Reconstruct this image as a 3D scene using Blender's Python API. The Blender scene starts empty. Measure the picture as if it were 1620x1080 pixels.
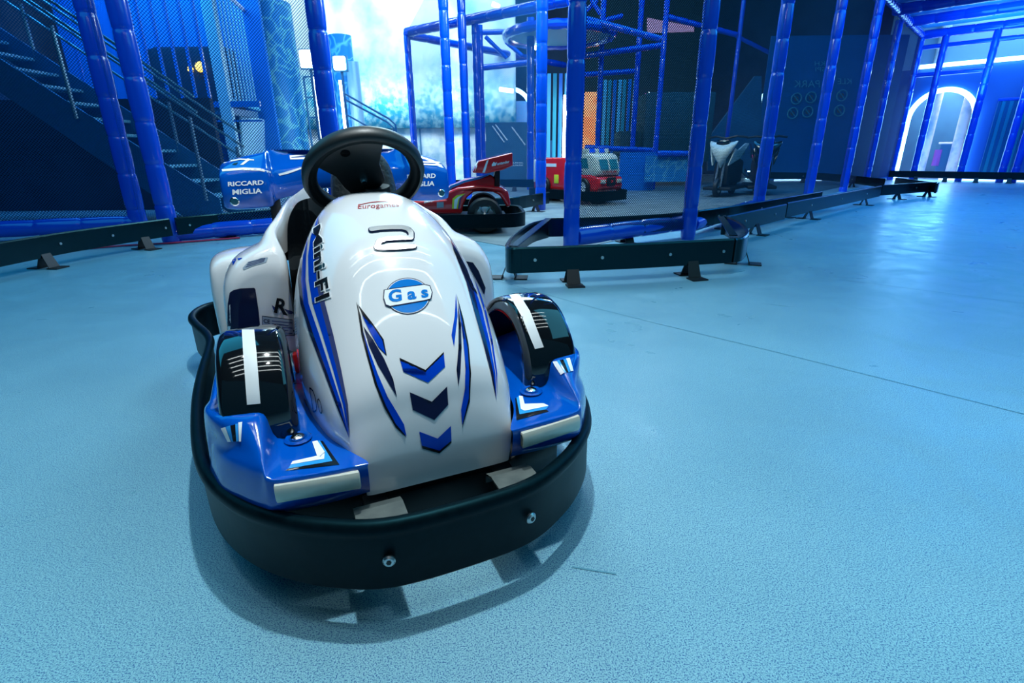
import bpy, bmesh, math, random
from mathutils import Vector, Matrix
from mathutils.bvhtree import BVHTree
random.seed(5)
SC = bpy.context.scene
COL = SC.collection

# ------------------------------------------------------------------ camera
H = .82; F = 825.
PIT = math.radians(20.0); RO = math.radians(-0.6)
fw = Vector((0, math.cos(PIT), -math.sin(PIT)))
r0 = Vector((1, 0, 0)); u0 = r0.cross(fw)
RT = r0*math.cos(RO) + u0*math.sin(RO)
UP = u0*math.cos(RO) - r0*math.sin(RO)
CAM = Vector((0, 0, H))
cd = bpy.data.cameras.new('camera'); co = bpy.data.objects.new('camera', cd); COL.objects.link(co)
m = Matrix((RT, UP, -fw)).transposed().to_4x4(); m.translation = CAM
co.matrix_world = m
cd.sensor_width = 36; cd.lens = F/1620*36; cd.clip_start = .02; cd.clip_end = 200
SC.camera = co

# ------------------------------------------------------------------ world, exposure
SC.view_settings.view_transform = 'Standard'; SC.view_settings.look = 'None'
SC.view_settings.exposure = 0.0; SC.view_settings.gamma = 1
SC.cycles.transparent_max_bounces = 24
w = bpy.data.worlds.new('world'); SC.world = w; w.use_nodes = True
w.node_tree.nodes['Background'].inputs[0].default_value = (.03, .30, .55, 1)
w.node_tree.nodes['Background'].inputs[1].default_value = .17

TH = math.radians(23.6)
KR = Vector((math.cos(TH), math.sin(TH), 0)); KB = Vector((-math.sin(TH), math.cos(TH), 0))
A0 = .229
def KW(a, b, z): return KR*(a+A0) + KB*b + Vector((0, 0, z))   # kart frame -> world

def area(name, loc, target, sx, sy, power, col, spread=None):
    l = bpy.data.lights.new(name, 'AREA'); l.shape = 'RECTANGLE'; l.size = sx; l.size_y = sy
    l.energy = power; l.color = col
    if spread: l.spread = math.radians(spread)
    o = bpy.data.objects.new(name, l); COL.objects.link(o); o.location = loc
    d = Vector(target) - Vector(loc)
    o.rotation_euler = d.to_track_quat('-Z', 'Y').to_euler()
    return o
# ceiling spot over the kart: gives the crisp ring shadow under the bumper
for ka, kb, ke in ((.25, 1.2, 370), (-.9, 1.3, 45), (.35, .35, 45)):
    k = bpy.data.lights.new('ceiling_spot', 'SPOT'); k.energy = ke; k.color = (.86, .97, 1); k.shadow_soft_size = .05
    k.spot_size = math.radians(115); k.spot_blend = 1.0
    ko = bpy.data.objects.new('ceiling_spot', k); COL.objects.link(ko); ko.location = KW(ka, kb, 3.7)
    ko.rotation_euler = (KW(.2, .9, 0)-KW(ka, kb, 3.7)).to_track_quat('-Z', 'Y').to_euler()
# rows of ceiling tube lamps across the hall
for i, b in enumerate((-.5, .0, .5, 1.0, 1.5)):
    o = area('ceiling_tube', KW(.2, b, 4.0), KW(.2, b, 0), 4.2, .035, 8.5, (.86, .98, 1))
    o.rotation_euler = (0, 0, TH)
# blue hall lighting
area('blue_light', (7.5, 7.5, 3.9), (7.5, 8.0, 0), 5, 5, 300, (.02, .38, 1.0))
area('blue_light', (4.6, 2.6, 4.2), (4.0, 3.4, 0), 5.5, 5, 125, (.12, .68, 1.0))
area('blue_light', (-3.9, 3.2, 3.6), (-3.3, 3.6, 0), 4.2, 4.2, 75, (.04, .60, 1.0))
area('blue_light', (-6.2, 8.6, 5.0), (-6.0, 11.0, 1.5), 3, 3, 330, (.03, .35, 1.0))
area('blue_light', (2.5, 10.5, 5.2), (2.0, 12.0, 0), 6, 4, 460, (.03, .38, 1.0))
area('track_fill_light', (-.4, 7.2, 3.9), (.0, 7.4, 0), 2.4, 2.2, 300, (.60, .90, 1.0))  # added fill, no fixture: brightens the red kart
area('track_fill_light', (2.2, 7.9, 3.6), (1.3, 9.0, .4), 1.2, 1.0, 110, (.75, .95, 1.0))  # second added fill, lifts the fire engine
area('mural_fill_light', (-2.8, 15.2, 2.4), (-2.8, 16.4, .7), 6, .3, 110, (.75, .95, 1.0))  # added fill to whiten the low wall under the print
area('mural_fill_light', (-3.0, 13.2, 6.2), (-3.0, 16.4, 2.6), 7, .8, 560, (.62, .92, 1.0))  # added out-of-frame fill; makes the sea print look backlit
area('corridor_light', (12.9, 16.8, 3.2), (12.6, 16.6, 0), 2.2, 2.2, 330, (.80, .80, 1.0))
area('blue_light', (10.2, 11.2, 2.9), (12.0, 14.2, 2.4), 2.5, 1.0, 90, (.03, .30, 1.0))

# ------------------------------------------------------------------ measuring helpers
def ray(px, py): return fw + RT*((px-810)/F) - UP*((py-540)/F)
def G(px, py, z=0.):
    r = ray(px, py); return CAM + r*((z-H)/r.z)
def Y(px, py, y):
    r = ray(px, py); return CAM + r*(y/r.y)
def PL(px, py, p0, n):
    r = ray(px, py); return CAM + r*((Vector(p0)-CAM).dot(n)/r.dot(n))
def V(*a): return Vector(a)

# ------------------------------------------------------------------ materials
def mat(name, col, rough=.5, metal=0., spec=.5, coat=0., emit=None, es=0., alpha=None, trans=0.):
    m = bpy.data.materials.new(name); m.use_nodes = True
    b = m.node_tree.nodes['Principled BSDF']
    b.inputs['Base Color'].default_value = (*col, 1); b.inputs['Roughness'].default_value = rough
    b.inputs['Metallic'].default_value = metal; b.inputs['Specular IOR Level'].default_value = spec
    b.inputs['Coat Weight'].default_value = coat; b.inputs['Coat Roughness'].default_value = .04
    b.inputs['Transmission Weight'].default_value = trans
    if emit: b.inputs['Emission Color'].default_value = (*emit, 1); b.inputs['Emission Strength'].default_value = es
    return m
def N(m, t, **kw):
    n = m.node_tree.nodes.new(t)
    for k, v in kw.items():
        if k in n.inputs.keys(): n.inputs[k].default_value = v
        else: setattr(n, k, v)
    return n
def L(m, a, b): m.node_tree.links.new(a, b)
def noisy(m, c1, c2, scale, lo=.4, hi=.6, detail=3, bump=0., rough=None, kind='ShaderNodeTexNoise'):
    b = m.node_tree.nodes['Principled BSDF']
    tc = N(m, 'ShaderNodeTexCoord'); t = N(m, kind); t.inputs['Scale'].default_value = scale
    if 'Detail' in t.inputs.keys(): t.inputs['Detail'].default_value = detail
    L(m, tc.outputs['Object'], t.inputs['Vector'])
    r = N(m, 'ShaderNodeValToRGB'); r.color_ramp.elements[0].position = lo; r.color_ramp.elements[1].position = hi
    r.color_ramp.elements[0].color = (*c1, 1); r.color_ramp.elements[1].color = (*c2, 1)
    L(m, t.outputs[0], r.inputs[0]); L(m, r.outputs[0], b.inputs['Base Color'])
    if bump:
        bp = N(m, 'ShaderNodeBump'); bp.inputs['Strength'].default_value = bump; bp.inputs['Distance'].default_value = .01
        L(m, t.outputs[0], bp.inputs['Height']); L(m, bp.outputs[0], b.inputs['Normal'])
    return m
M = {}
M['white'] = mat('white_gelcoat', (.74, .75, .76), .2, coat=.8)
M['blue'] = mat('blue_gelcoat', (.0, .085, .48), .13, spec=.35, coat=.55)
M['black_gloss'] = mat('black_gloss', (.004, .006, .008), .07, coat=1)
M['red'] = mat('red_gelcoat', (.75, .015, .02), .15, coat=.8)
M['red2'] = mat('red_plastic', (.75, .02, .02), .35)
M['rubber'] = noisy(mat('black_rubber', (.008, .012, .014), .42, spec=.14), (.0008, .004, .006), (.0015, .006, .009), 60)
M['board'] = noisy(mat('black_board', (.006, .012, .014), .24, spec=.4), (.001, .005, .007), (.002, .008, .010), 30)
for q in ('rubber', 'board'): M[q].node_tree.nodes['Principled BSDF'].inputs['Specular Tint'].default_value = (.15, .8, 1, 1)
M['dark'] = mat('dark_plastic', (.006, .008, .010), .5)
M['wheel_rim'] = mat('steering_black', (.013, .018, .02), .42)
M['seat'] = noisy(mat('black_leather', (.02, .025, .028), .4), (.015, .02, .022), (.03, .036, .04), 90, bump=.3)
M['chrome'] = mat('chrome', (.8, .82, .82), .12, 1.)
M['chrome_l'] = mat('chrome_letter', (.85, .87, .86), .28, .85)
M['steel'] = mat('brushed_steel', (.55, .58, .58), .35, 1.)
M['grey'] = noisy(mat('grey_bracket', (.16, .18, .18), .4), (.06, .075, .075), (.12, .14, .13), 25, .3, .7)
M['ivory'] = mat('ivory_strip', (.62, .62, .52), .3, coat=.5)
M['s_white'] = mat('sticker_white', (.85, .88, .9), .3, spec=.2)
M['s_blue'] = mat('sticker_blue', (.0, .05, .50), .12, spec=.2)
M['s_gas'] = mat('sticker_azure', (.0, .19, .62), .12, spec=.2)
M['s_lblue'] = mat('sticker_light_blue', (.03, .32, .8), .12, spec=.2)
M['s_navy'] = mat('sticker_navy', (.008, .014, .05), .12, spec=.2)
M['s_slate'] = mat('sticker_slate', (.045, .06, .17), .12, spec=.2)
M['s_black'] = mat('sticker_black', (.008, .01, .014), .12, spec=.2)
M['s_red'] = mat('sticker_dark_red', (.35, .01, .01), .3, spec=.2)
M['s_yellow'] = mat('sticker_yellow', (.75, .75, .05), .3, spec=.2)
M['s_grey'] = mat('sticker_grey', (.28, .36, .44), .35, spec=.2)
M['tape'] = mat('white_tape', (.72, .74, .74), .5)
M['pad'] = mat('blue_vinyl_pad', (.0, .07, .62), .22, coat=.6)
M['pad2'] = mat('light_blue_vinyl', (.0, .16, .62), .35, coat=.3)
M['metal_b'] = mat('blue_painted_steel', (.015, .14, .30), .4)
M['rail'] = mat('steel_rail', (.22, .36, .42), .35, .7)
M['navy_wall'] = noisy(mat('navy_wall', (.01, .03, .08), .7), (.006, .022, .06), (.012, .04, .09), 1.2)
M['teal_wall'] = noisy(mat('teal_wall', (.02, .12, .22), .6), (.015, .10, .20), (.025, .15, .27), .8)
M['ceil'] = mat('dark_ceiling', (.012, .045, .06), .8)
M['neon'] = mat('neon_tube', (.8, .9, 1), .5, emit=(.30, .70, 1), es=9)
M['pale_steel'] = mat('pale_steel', (.30, .62, .78), .4)
M['lampw'] = mat('lamp_glass', (.9, .95, 1), .5, emit=(.75, .93, 1), es=14)
M['lampy'] = mat('lamp_yellow', (1, .9, .2), .5, emit=(1, .62, .04), es=2.2)
M['orange_p'] = noisy(mat('orange_backlit_poster', (.8, .2, .05), .5, emit=(1, .35, .12), es=1.1), (.8, .15, .05), (.9, .5, .2), 3)
M['pink_p'] = mat('pink_backlit_sign', (.8, .1, .5), .5, emit=(.9, .15, .6), es=1.0)
M['curtain'] = mat('teal_strip', (.02, .30, .42), .5)
M['curtain2'] = mat('pale_strip', (.10, .50, .75), .5)
M['white_wall'] = noisy(mat('white_plaster', (.7, .8, .85), .7), (.35, .55, .68), (.82, .88, .9), 2.5, .38, .55, 8, bump=.4)
M['corr_floor'] = mat('pale_floor', (.6, .6, .75), .3)
M['floor_glow'] = mat('floor_glow', (.8, .9, 1), .5, emit=(.35, .65, 1), es=3)
M['tread'] = noisy(mat('stair_tread', (.05, .22, .34), .4), (.07, .27, .42), (.14, .42, .56), 20)
M['beige'] = mat('white_fairing', (.62, .68, .62), .35, coat=.4)
M['glass'] = mat('teal_window', (.02, .22, .30), .08, coat=1)
M['red_pipe'] = mat('red_hose', (.5, .02, .08), .4)

# floor: pale blue speckled vinyl
fm = mat('speckled_blue_vinyl', (.1, .35, .55), .36, spec=.45)
b_ = fm.node_tree.nodes['Principled BSDF']; tc = N(fm, 'ShaderNodeTexCoord')
n1 = N(fm, 'ShaderNodeTexNoise', Scale=360., Detail=4.); n2 = N(fm, 'ShaderNodeTexNoise', Scale=1.1, Detail=5.)
n3 = N(fm, 'ShaderNodeTexNoise', Scale=520., Detail=2.)
for n in (n1, n2, n3): L(fm, tc.outputs['Object'], n.inputs['Vector'])
r1 = N(fm, 'ShaderNodeValToRGB'); e = r1.color_ramp.elements
e[0].position = .42; e[0].color = (.025, .12, .28, 1); e[1].position = .50; e[1].color = (.205, .44, .52, 1)
r3 = N(fm, 'ShaderNodeValToRGB'); e = r3.color_ramp.elements
e[0].position = .56; e[0].color = (0, 0, 0, 1); e[1].position = .66; e[1].color = (1, 1, 1, 1)
r2 = N(fm, 'ShaderNodeValToRGB'); e = r2.color_ramp.elements
e[0].position = .35; e[0].color = (.84, .86, .88, 1); e[1].position = .62; e[1].color = (1, 1, 1, 1)
mx0 = N(fm, 'ShaderNodeMixRGB'); mx0.inputs[2].default_value = (.36, .66, .74, 1)
L(fm, n3.outputs[0], r3.inputs[0]); L(fm, r3.outputs[0], mx0.inputs[0]); L(fm, r1.outputs[0], mx0.inputs[1])
mx = N(fm, 'ShaderNodeMixRGB', blend_type='MULTIPLY'); mx.inputs[0].default_value = 1
L(fm, n1.outputs[0], r1.inputs[0]); L(fm, n2.outputs[0], r2.inputs[0])
L(fm, mx0.outputs[0], mx.inputs[1]); L(fm, r2.outputs[0], mx.inputs[2]); L(fm, mx.outputs[0], b_.inputs['Base Color'])
rr = N(fm, 'ShaderNodeMapRange'); rr.inputs['To Min'].default_value = .27; rr.inputs['To Max'].default_value = .42
n4 = N(fm, 'ShaderNodeTexNoise', Scale=3.2, Detail=8., Distortion=1.5); L(fm, tc.outputs['Object'], n4.inputs['Vector']); rr.inputs['From Min'].default_value = .3; rr.inputs['From Max'].default_value = .7; L(fm, n4.outputs[0], rr.inputs[0]); L(fm, rr.outputs[0], b_.inputs['Roughness'])
M['floor'] = fm
M['concrete'] = noisy(mat('grey_concrete', (.2, .26, .28), .5), (.10, .15, .17), (.22, .27, .28), 3.0, .3, .7, 6)

def net_mat(name, col, cell, width):
    m = bpy.data.materials.new(name); m.use_nodes = True; nt = m.node_tree
    out = nt.nodes['Material Output']; b = nt.nodes['Principled BSDF']
    b.inputs['Base Color'].default_value = (*col, 1); b.inputs['Roughness'].default_value = .8; b.inputs['Specular IOR Level'].default_value = .1
    uv = N(m, 'ShaderNodeUVMap'); sep = N(m, 'ShaderNodeSeparateXYZ'); L(m, uv.outputs[0], sep.inputs[0])
    fs = []
    for op in ('ADD', 'SUBTRACT'):
        a = N(m, 'ShaderNodeMath', operation=op); L(m, sep.outputs[0], a.inputs[0]); L(m, sep.outputs[1], a.inputs[1])
        s = N(m, 'ShaderNodeMath', operation='DIVIDE'); L(m, a.outputs[0], s.inputs[0]); s.inputs[1].default_value = cell
        f = N(m, 'ShaderNodeMath', operation='FRACT'); L(m, s.outputs[0], f.inputs[0])
        c = N(m, 'ShaderNodeMath', operation='LESS_THAN'); L(m, f.outputs[0], c.inputs[0]); c.inputs[1].default_value = width
        fs.append(c)
    mxx = N(m, 'ShaderNodeMath', operation='MAXIMUM'); L(m, fs[0].outputs[0], mxx.inputs[0]); L(m, fs[1].outputs[0], mxx.inputs[1])
    tr = N(m, 'ShaderNodeBsdfTransparent'); mix = N(m, 'ShaderNodeMixShader')
    L(m, mxx.outputs[0], mix.inputs[0]); L(m, tr.outputs[0], mix.inputs[1]); L(m, b.outputs[0], mix.inputs[2])
    L(m, mix.outputs[0], out.inputs['Surface'])
    return m
M['net'] = net_mat('blue_netting', (.004, .05, .14), .028, .27)
M['net_d'] = net_mat('black_netting', (.004, .024, .04), .022, .36)
M['net_f'] = net_mat('dense_blue_netting', (.001, .012, .055), .030, .46)

# printed sheets
def caustic_mat(name, base, line, scale, wd=.06):
    m = mat(name, base, .5); b = m.node_tree.nodes['Principled BSDF']
    tc = N(m, 'ShaderNodeTexCoord'); n = N(m, 'ShaderNodeTexNoise', Scale=scale*.6, Detail=2.)
    ad = N(m, 'ShaderNodeVectorMath', operation='ADD'); L(m, tc.outputs['Object'], n.inputs['Vector'])
    L(m, tc.outputs['Object'], ad.inputs[0]); L(m, n.outputs['Color'], ad.inputs[1])
    v = N(m, 'ShaderNodeTexVoronoi', feature='DISTANCE_TO_EDGE'); v.inputs['Scale'].default_value = scale
    L(m, ad.outputs[0], v.inputs['Vector'])
    r = N(m, 'ShaderNodeValToRGB'); r.color_ramp.elements[0].color = (*line, 1); r.color_ramp.elements[1].color = (*base, 1)
    r.color_ramp.elements[1].position = wd; L(m, v.outputs[0], r.inputs[0]); L(m, r.outputs[0], b.inputs['Base Color'])
    return m
M['water_print'] = caustic_mat('water_print', (.01, .24, .58), (.16, .60, .70), 2.6, .10)
M['water_print2'] = caustic_mat('reef_print', (.01, .22, .55), (.10, .40, .62), 3.2, .10)

def mural_mat():
    m = mat('sea_and_sky_print', (.8, .9, 1), .6); b = m.node_tree.nodes['Principled BSDF']
    tc = N(m, 'ShaderNodeTexCoord'); sp = N(m, 'ShaderNodeSeparateXYZ'); L(m, tc.outputs['Object'], sp.inputs[0])
    n = N(m, 'ShaderNodeTexNoise', Scale=1.0, Detail=7.); L(m, tc.outputs['Object'], n.inputs['Vector'])
    nf = N(m, 'ShaderNodeTexNoise', Scale=6.5, Detail=5.); L(m, tc.outputs['Object'], nf.inputs['Vector'])
    # height of the breaking water varies along x
    a = N(m, 'ShaderNodeMath', operation='MULTIPLY_ADD'); L(m, n.outputs[0], a.inputs[0]); a.inputs[1].default_value = 1.6; L(m, sp.outputs[2], a.inputs[2])
    s2 = N(m, 'ShaderNodeMath', operation='MULTIPLY_ADD'); L(m, sp.outputs[0], s2.inputs[0]); s2.inputs[1].default_value = .12; L(m, a.outputs[0], s2.inputs[2])
    r = N(m, 'ShaderNodeValToRGB'); r.color_ramp.elements[0].color = (0, 0, 0, 1); r.color_ramp.elements[1].color = (1, 1, 1, 1)
    mr = N(m, 'ShaderNodeMapRange'); mr.inputs['From Min'].default_value = 2.5; mr.inputs['From Max'].default_value = 3.9
    L(m, s2.outputs[0], mr.inputs[0])
    wr = N(m, 'ShaderNodeValToRGB'); wr.color_ramp.elements[0].color = (.03, .36, .58, 1); wr.color_ramp.elements[0].position = .42
    wr.color_ramp.elements[1].color = (.45, .78, .85, 1); wr.color_ramp.elements[1].position = .62
    L(m, nf.outputs[0], wr.inputs[0])
    sr = N(m, 'ShaderNodeValToRGB'); sr.color_ramp.elements[0].color = (.40, .78, .90, 1); sr.color_ramp.elements[0].position = .30
    sr.color_ramp.elements[1].color = (.88, .95, .97, 1); sr.color_ramp.elements[1].position = .52; L(m, n.outputs[0], sr.inputs[0])
    mx = N(m, 'ShaderNodeMixRGB'); L(m, mr.outputs[0], mx.inputs[0]); L(m, wr.outputs[0], mx.inputs[1]); L(m, sr.outputs[0], mx.inputs[2])
    L(m, mx.outputs[0], b.inputs['Base Color']); return m
M['mural'] = mural_mat()

# ------------------------------------------------------------------ mesh helpers
class MB:
    def __init__(s): s.v = []; s.f = []; s.uv = None
    def add(s, v, f):
        o = len(s.v); s.v += [Vector(p) for p in v]; s.f += [tuple(i+o for i in q) for q in f]; return s
    def box(s, c, d, rz=0, rx=0, ry=0):
        c = Vector(c); R = Matrix.Rotation(rz, 3, 'Z') @ Matrix.Rotation(ry, 3, 'Y') @ Matrix.Rotation(rx, 3, 'X')
        v = [c + R @ Vector((d[0]/2*x, d[1]/2*y, d[2]/2*z)) for x in (-1, 1) for y in (-1, 1) for z in (-1, 1)]
        return s.add(v, [(0, 1, 3, 2), (4, 6, 7, 5), (0, 4, 5, 1), (2, 3, 7, 6), (0, 2, 6, 4), (1, 5, 7, 3)])
    def grid(s, rows, cu=False, cv=False):
        nr, nc = len(rows), len(rows[0]); o = [p for r in rows for p in r]; f = []
        for i in range(nr if cu else nr-1):
            for j in range(nc if cv else nc-1):
                i2, j2 = (i+1) % nr, (j+1) % nc
                f.append((i*nc+j, i2*nc+j, i2*nc+j2, i*nc+j2))
        return s.add(o, f)
    def tube(s, pts, r, n=10, cap=True, closed=False):
        pts = [Vector(p) for p in pts]; rows = []; prev = None
        rs = r if isinstance(r, (list, tuple)) else [r]*len(pts)
        for i, p in enumerate(pts):
            if closed: d = (pts[(i+1) % len(pts)]-pts[i-1])
            else: d = pts[min(i+1, len(pts)-1)] - pts[max(i-1, 0)]
            d.normalize()
            if prev is None:
                q = Vector((0, 0, 1)) if abs(d.z) < .9 else Vector((1, 0, 0)); u = d.cross(q).normalized()
            else: u = (prev - d*prev.dot(d)).normalized()
            prev = u; w_ = d.cross(u)
            rows.append([p + (u*math.cos(t)+w_*math.sin(t))*rs[i] for t in [2*math.pi*k/n for k in range(n)]])
        o = len(s.v); s.grid(rows, closed, True)
        if cap and not closed:
            s.f.append(tuple(o+k for k in range(n))[::-1]); s.f.append(tuple(o+(len(pts)-1)*n+k for k in range(n)))
        return s
    def cyl(s, a, b, r, n=16): return s.tube([a, b], r, n)
    def prism(s, poly, ext):      # planar polygon + extrusion vector
        n = len(poly); ext = Vector(ext); v = [Vector(p) for p in poly] + [Vector(p)+ext for p in poly]
        return s.add(v, [tuple(range(n))[::-1], tuple(range(n, 2*n))] + [(i, (i+1) % n, n+(i+1) % n, n+i) for i in range(n)])
    def build(s, name, m, parent=None, smooth=False, bevel=0, bseg=2, angle=35):
        me = bpy.data.meshes.new(name); me.from_pydata(s.v, [], s.f)
        bm = bmesh.new(); bm.from_mesh(me)
        bmesh.ops.recalc_face_normals(bm, faces=bm.faces)
        if bevel:
            ed = [e for e in bm.edges if len(e.link_faces) == 2 and e.calc_face_angle(0) > .5]
            bmesh.ops.bevel(bm, geom=ed, offset=bevel, segments=bseg, profile=.5, affect='EDGES', clamp_overlap=True)
        bm.to_mesh(me); bm.free()
        if s.uv:
            ul = me.uv_layers.new(name='UVMap')
            for l in me.loops: ul.data[l.index].uv = s.uv(me.vertices[l.vertex_index].co)
        me.materials.append(m)
        if smooth or bevel:
            for p in me.polygons: p.use_smooth = True
            if hasattr(me, 'set_sharp_from_angle'): me.set_sharp_from_angle(angle=math.radians(angle))
        o = bpy.data.objects.new(name, me); COL.objects.link(o)
        if parent: o.parent = parent
        return o
def crom(p, n, closed=False):
    P_ = [Vector(q) for q in p]; out = []; k = len(P_)
    for i in range(k if closed else k-1):
        if closed: a, b, c, d = P_[i-1], P_[i], P_[(i+1) % k], P_[(i+2) % k]
        else:
            b, c = P_[i], P_[i+1]; a = P_[i-1] if i else b*2-c; d = P_[i+2] if i+2 < k else c*2-b
        for j in range(n):
            t = j/n
            out.append(.5*((2*b)+(c-a)*t+(2*a-5*b+4*c-d)*t*t+(3*b-a-3*c+d)*t**3))
    if not closed: out.append(P_[-1])
    return out
def refine(rows, nu, nv, cu=False, cv=False):
    rows = [crom(r, nv, cv) for r in rows]
    cols = [crom([r[j] for r in rows], nu, cu) for j in range(len(rows[0]))]
    return [[c[i] for c in cols] for i in range(len(cols[0]))]
def tag(o, label=None, cat=None, group=None, kind=None):
    if label: o['label'] = label
    if cat: o['category'] = cat
    if group: o['group'] = group
    if kind: o['kind'] = kind
    return o
def thing(name, loc, rz, label, cat, group=None):
    o = bpy.data.objects.new(name, None); COL.objects.link(o); o.location = loc; o.rotation_euler = (0, 0, rz)
    o.empty_display_size = .1
    return tag(o, label, cat, group)
def struct(o): o['kind'] = 'structure'; return o
def lathe(prof, n=24, c=(0, 0, 0), ax='Z'):
    b = MB(); rows = []
    for r, h in prof:
        row = []
        for k in range(n):
            t = 2*math.pi*k/n; x, y = r*math.cos(t), r*math.sin(t)
            p = (x, y, h) if ax == 'Z' else ((h, x, y) if ax == 'X' else (x, h, y))
            row.append(Vector(c)+Vector(p))
        rows.append(row)
    b.grid(rows, False, True); return b

# stickers: an outline laid on a curved surface by casting it against that surface
class Surf:
    def __init__(s, objs, root):
        vs, fs = [], []; bpy.context.view_layer.update()
        s.inv = root.matrix_world.inverted()
        for o in objs:
            k = len(vs); vs += [o.matrix_world @ v.co for v in o.data.vertices]; fs += [tuple(i+k for i in p.vertices) for p in o.data.polygons]
        s.t = BVHTree.FromPolygons(vs, fs)
    def hit(s, px, py):
        d = ray(px, py).normalized(); c, n, i, dist = s.t.ray_cast(CAM, d)
        if c is None: return None
        if n.dot(d) > 0: n = -n
        return c, n
def sticker(name, m, surf, parent, polys=None, bm2=None, off=.0012, step=7.):
    bm = bmesh.new()
    if bm2 is not None: bm.free(); bm = bm2
    else:
        for p in polys:
            try: bm.faces.new([bm.verts.new((x, y, 0)) for x, y in p])
            except ValueError: pass
        bm.normal_update(); bmesh.ops.triangulate(bm, faces=bm.faces)
    xs = [v.co.x for v in bm.verts]; ys = [v.co.y for v in bm.verts]
    x = min(xs)+step
    while x < max(xs):
        bmesh.ops.bisect_plane(bm, geom=bm.verts[:]+bm.edges[:]+bm.faces[:], plane_co=(x, 0, 0), plane_no=(1, 0, 0)); x += step
    y = min(ys)+step
    while y < max(ys):
        bmesh.ops.bisect_plane(bm, geom=bm.verts[:]+bm.edges[:]+bm.faces[:], plane_co=(0, y, 0), plane_no=(0, 1, 0)); y += step
    dead = []
    for v in bm.verts:
        h = surf.hit(v.co.x, v.co.y)
        if h is None: dead.append(v)
        else: v.co = surf.inv @ (h[0]+h[1]*off)
    bmesh.ops.delete(bm, geom=dead, context='VERTS')
    me = bpy.data.meshes.new(name); bm.to_mesh(me); bm.free(); me.materials.append(m)
    for p in me.polygons: p.use_smooth = True
    o = bpy.data.objects.new(name, me); COL.objects.link(o); o.parent = parent
    return o
def text_bm(txt, quad, bold=0., shear=0., sx=1., space=1.):
    cu = bpy.data.curves.new('t', 'FONT'); cu.body = txt; cu.offset = bold; cu.shear = shear; cu.resolution_u = 3; cu.space_character = space
    o = bpy.data.objects.new('t', cu); COL.objects.link(o)
    me = bpy.data.meshes.new_from_object(o.evaluated_get(bpy.context.evaluated_depsgraph_get()))
    bpy.data.objects.remove(o); bpy.data.curves.remove(cu)
    bm = bmesh.new(); bm.from_mesh(me); bpy.data.meshes.remove(me)
    xs = [v.co.x for v in bm.verts]; ys = [v.co.y for v in bm.verts]; x0, x1, y0, y1 = min(xs), max(xs), min(ys), max(ys)
    bl, br, tr, tl = [Vector(q) for q in quad]
    for v in bm.verts:
        s, t = (v.co.x-x0)/(x1-x0), (v.co.y-y0)/(y1-y0)
        p = bl*(1-s)*(1-t)+br*s*(1-t)+tr*s*t+tl*(1-s)*t; v.co = (*p, 0) if len(p) == 2 else p
    return bm
def text_st(name, txt, quad, m, surf, parent, bold=.02, shear=0., off=.0016, space=1.):
    return sticker(name, m, surf, parent, bm2=text_bm(txt, quad, bold, shear, space=space), off=off, step=9)
def text_flat(name, txt, quad3, m, parent, bold=.02, shear=0.):
    bm = text_bm(txt, quad3, bold, shear); me = bpy.data.meshes.new(name); bm.to_mesh(me); bm.free(); me.materials.append(m)
    o = bpy.data.objects.new(name, me); COL.objects.link(o); o.parent = parent; return o
def ell(cx, cy, rx, ry, rot=0, n=36, a0=0, a1=360):
    r = math.radians(rot); out = []
    for k in range(n):
        t = math.radians(a0+(a1-a0)*k/(n if a1-a0 == 360 else n-1))
        x, y = rx*math.cos(t), ry*math.sin(t); out.append((cx+x*math.cos(r)-y*math.sin(r), cy+x*math.sin(r)+y*math.cos(r)))
    return out

def sweep(path, prof, closed=True):
    n = len(path); rows = []
    for i, p in enumerate(path):
        a = path[i-1] if (closed or i) else p; c = path[(i+1) % n] if (closed or i < n-1) else p
        d = (c-a).normalized(); nn = Vector((d.y, -d.x))
        rows.append([Vector((p.x+nn.x*o, p.y+nn.y*o, z)) for o, z in prof])
    return rows

# ================================================================== the hall
D2 = Vector((.71, -.704, 0)); N2 = Vector((.704, .71, 0))     # far cross wall: along / facing away
def sq(name, pts, m, kind='structure', th=(0, 0, -.1)):
    o = MB().prism(pts, th).build(name, m); o['kind'] = kind; return o
sq('floor', [(-16, -4, 0), (22, -4, 0), (22, 24, 0), (-16, 24, 0)], M['floor'])
# grey concrete of the driving area inside the nets, a film above the vinyl slab
fl = G(705, 373); fr_ = G(880, 404)
sq('floor_track', [(-6, fl.y+ (fl.x+6)*.72, .0), (fl.x, fl.y, 0), (fr_.x, fr_.y, 0), (.55, 4.6, 0), (3.75, 7.8, 0), (10.2, 14.6, 0), (9.5, 19, 0), (-6, 19, 0)], M['concrete'], th=(0, 0, .004))
sq('ceiling', [(-16, -4, 7), (22, -4, 7), (22, 24, 7), (-16, 24, 7)], M['ceil'], th=(0, 0, .1))
sq('wall_back', [(-16, 19.5, 0), (22, 19.5, 0), (22, 19.5, 7), (-16, 19.5, 7)], M['navy_wall'], th=(0, .1, 0))
sq('wall_left', [(-10.5, -4, 0), (-10.5, 19.5, 0), (-10.5, 19.5, 7), (-10.5, -4, 7)], M['navy_wall'], th=(-.1, 0, 0))
sq('wall_right', [(20, -4, 0), (20, 19.5, 0), (20, 19.5, 7), (20, -4, 7)], M['navy_wall'], th=(.1, 0, 0))
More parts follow.
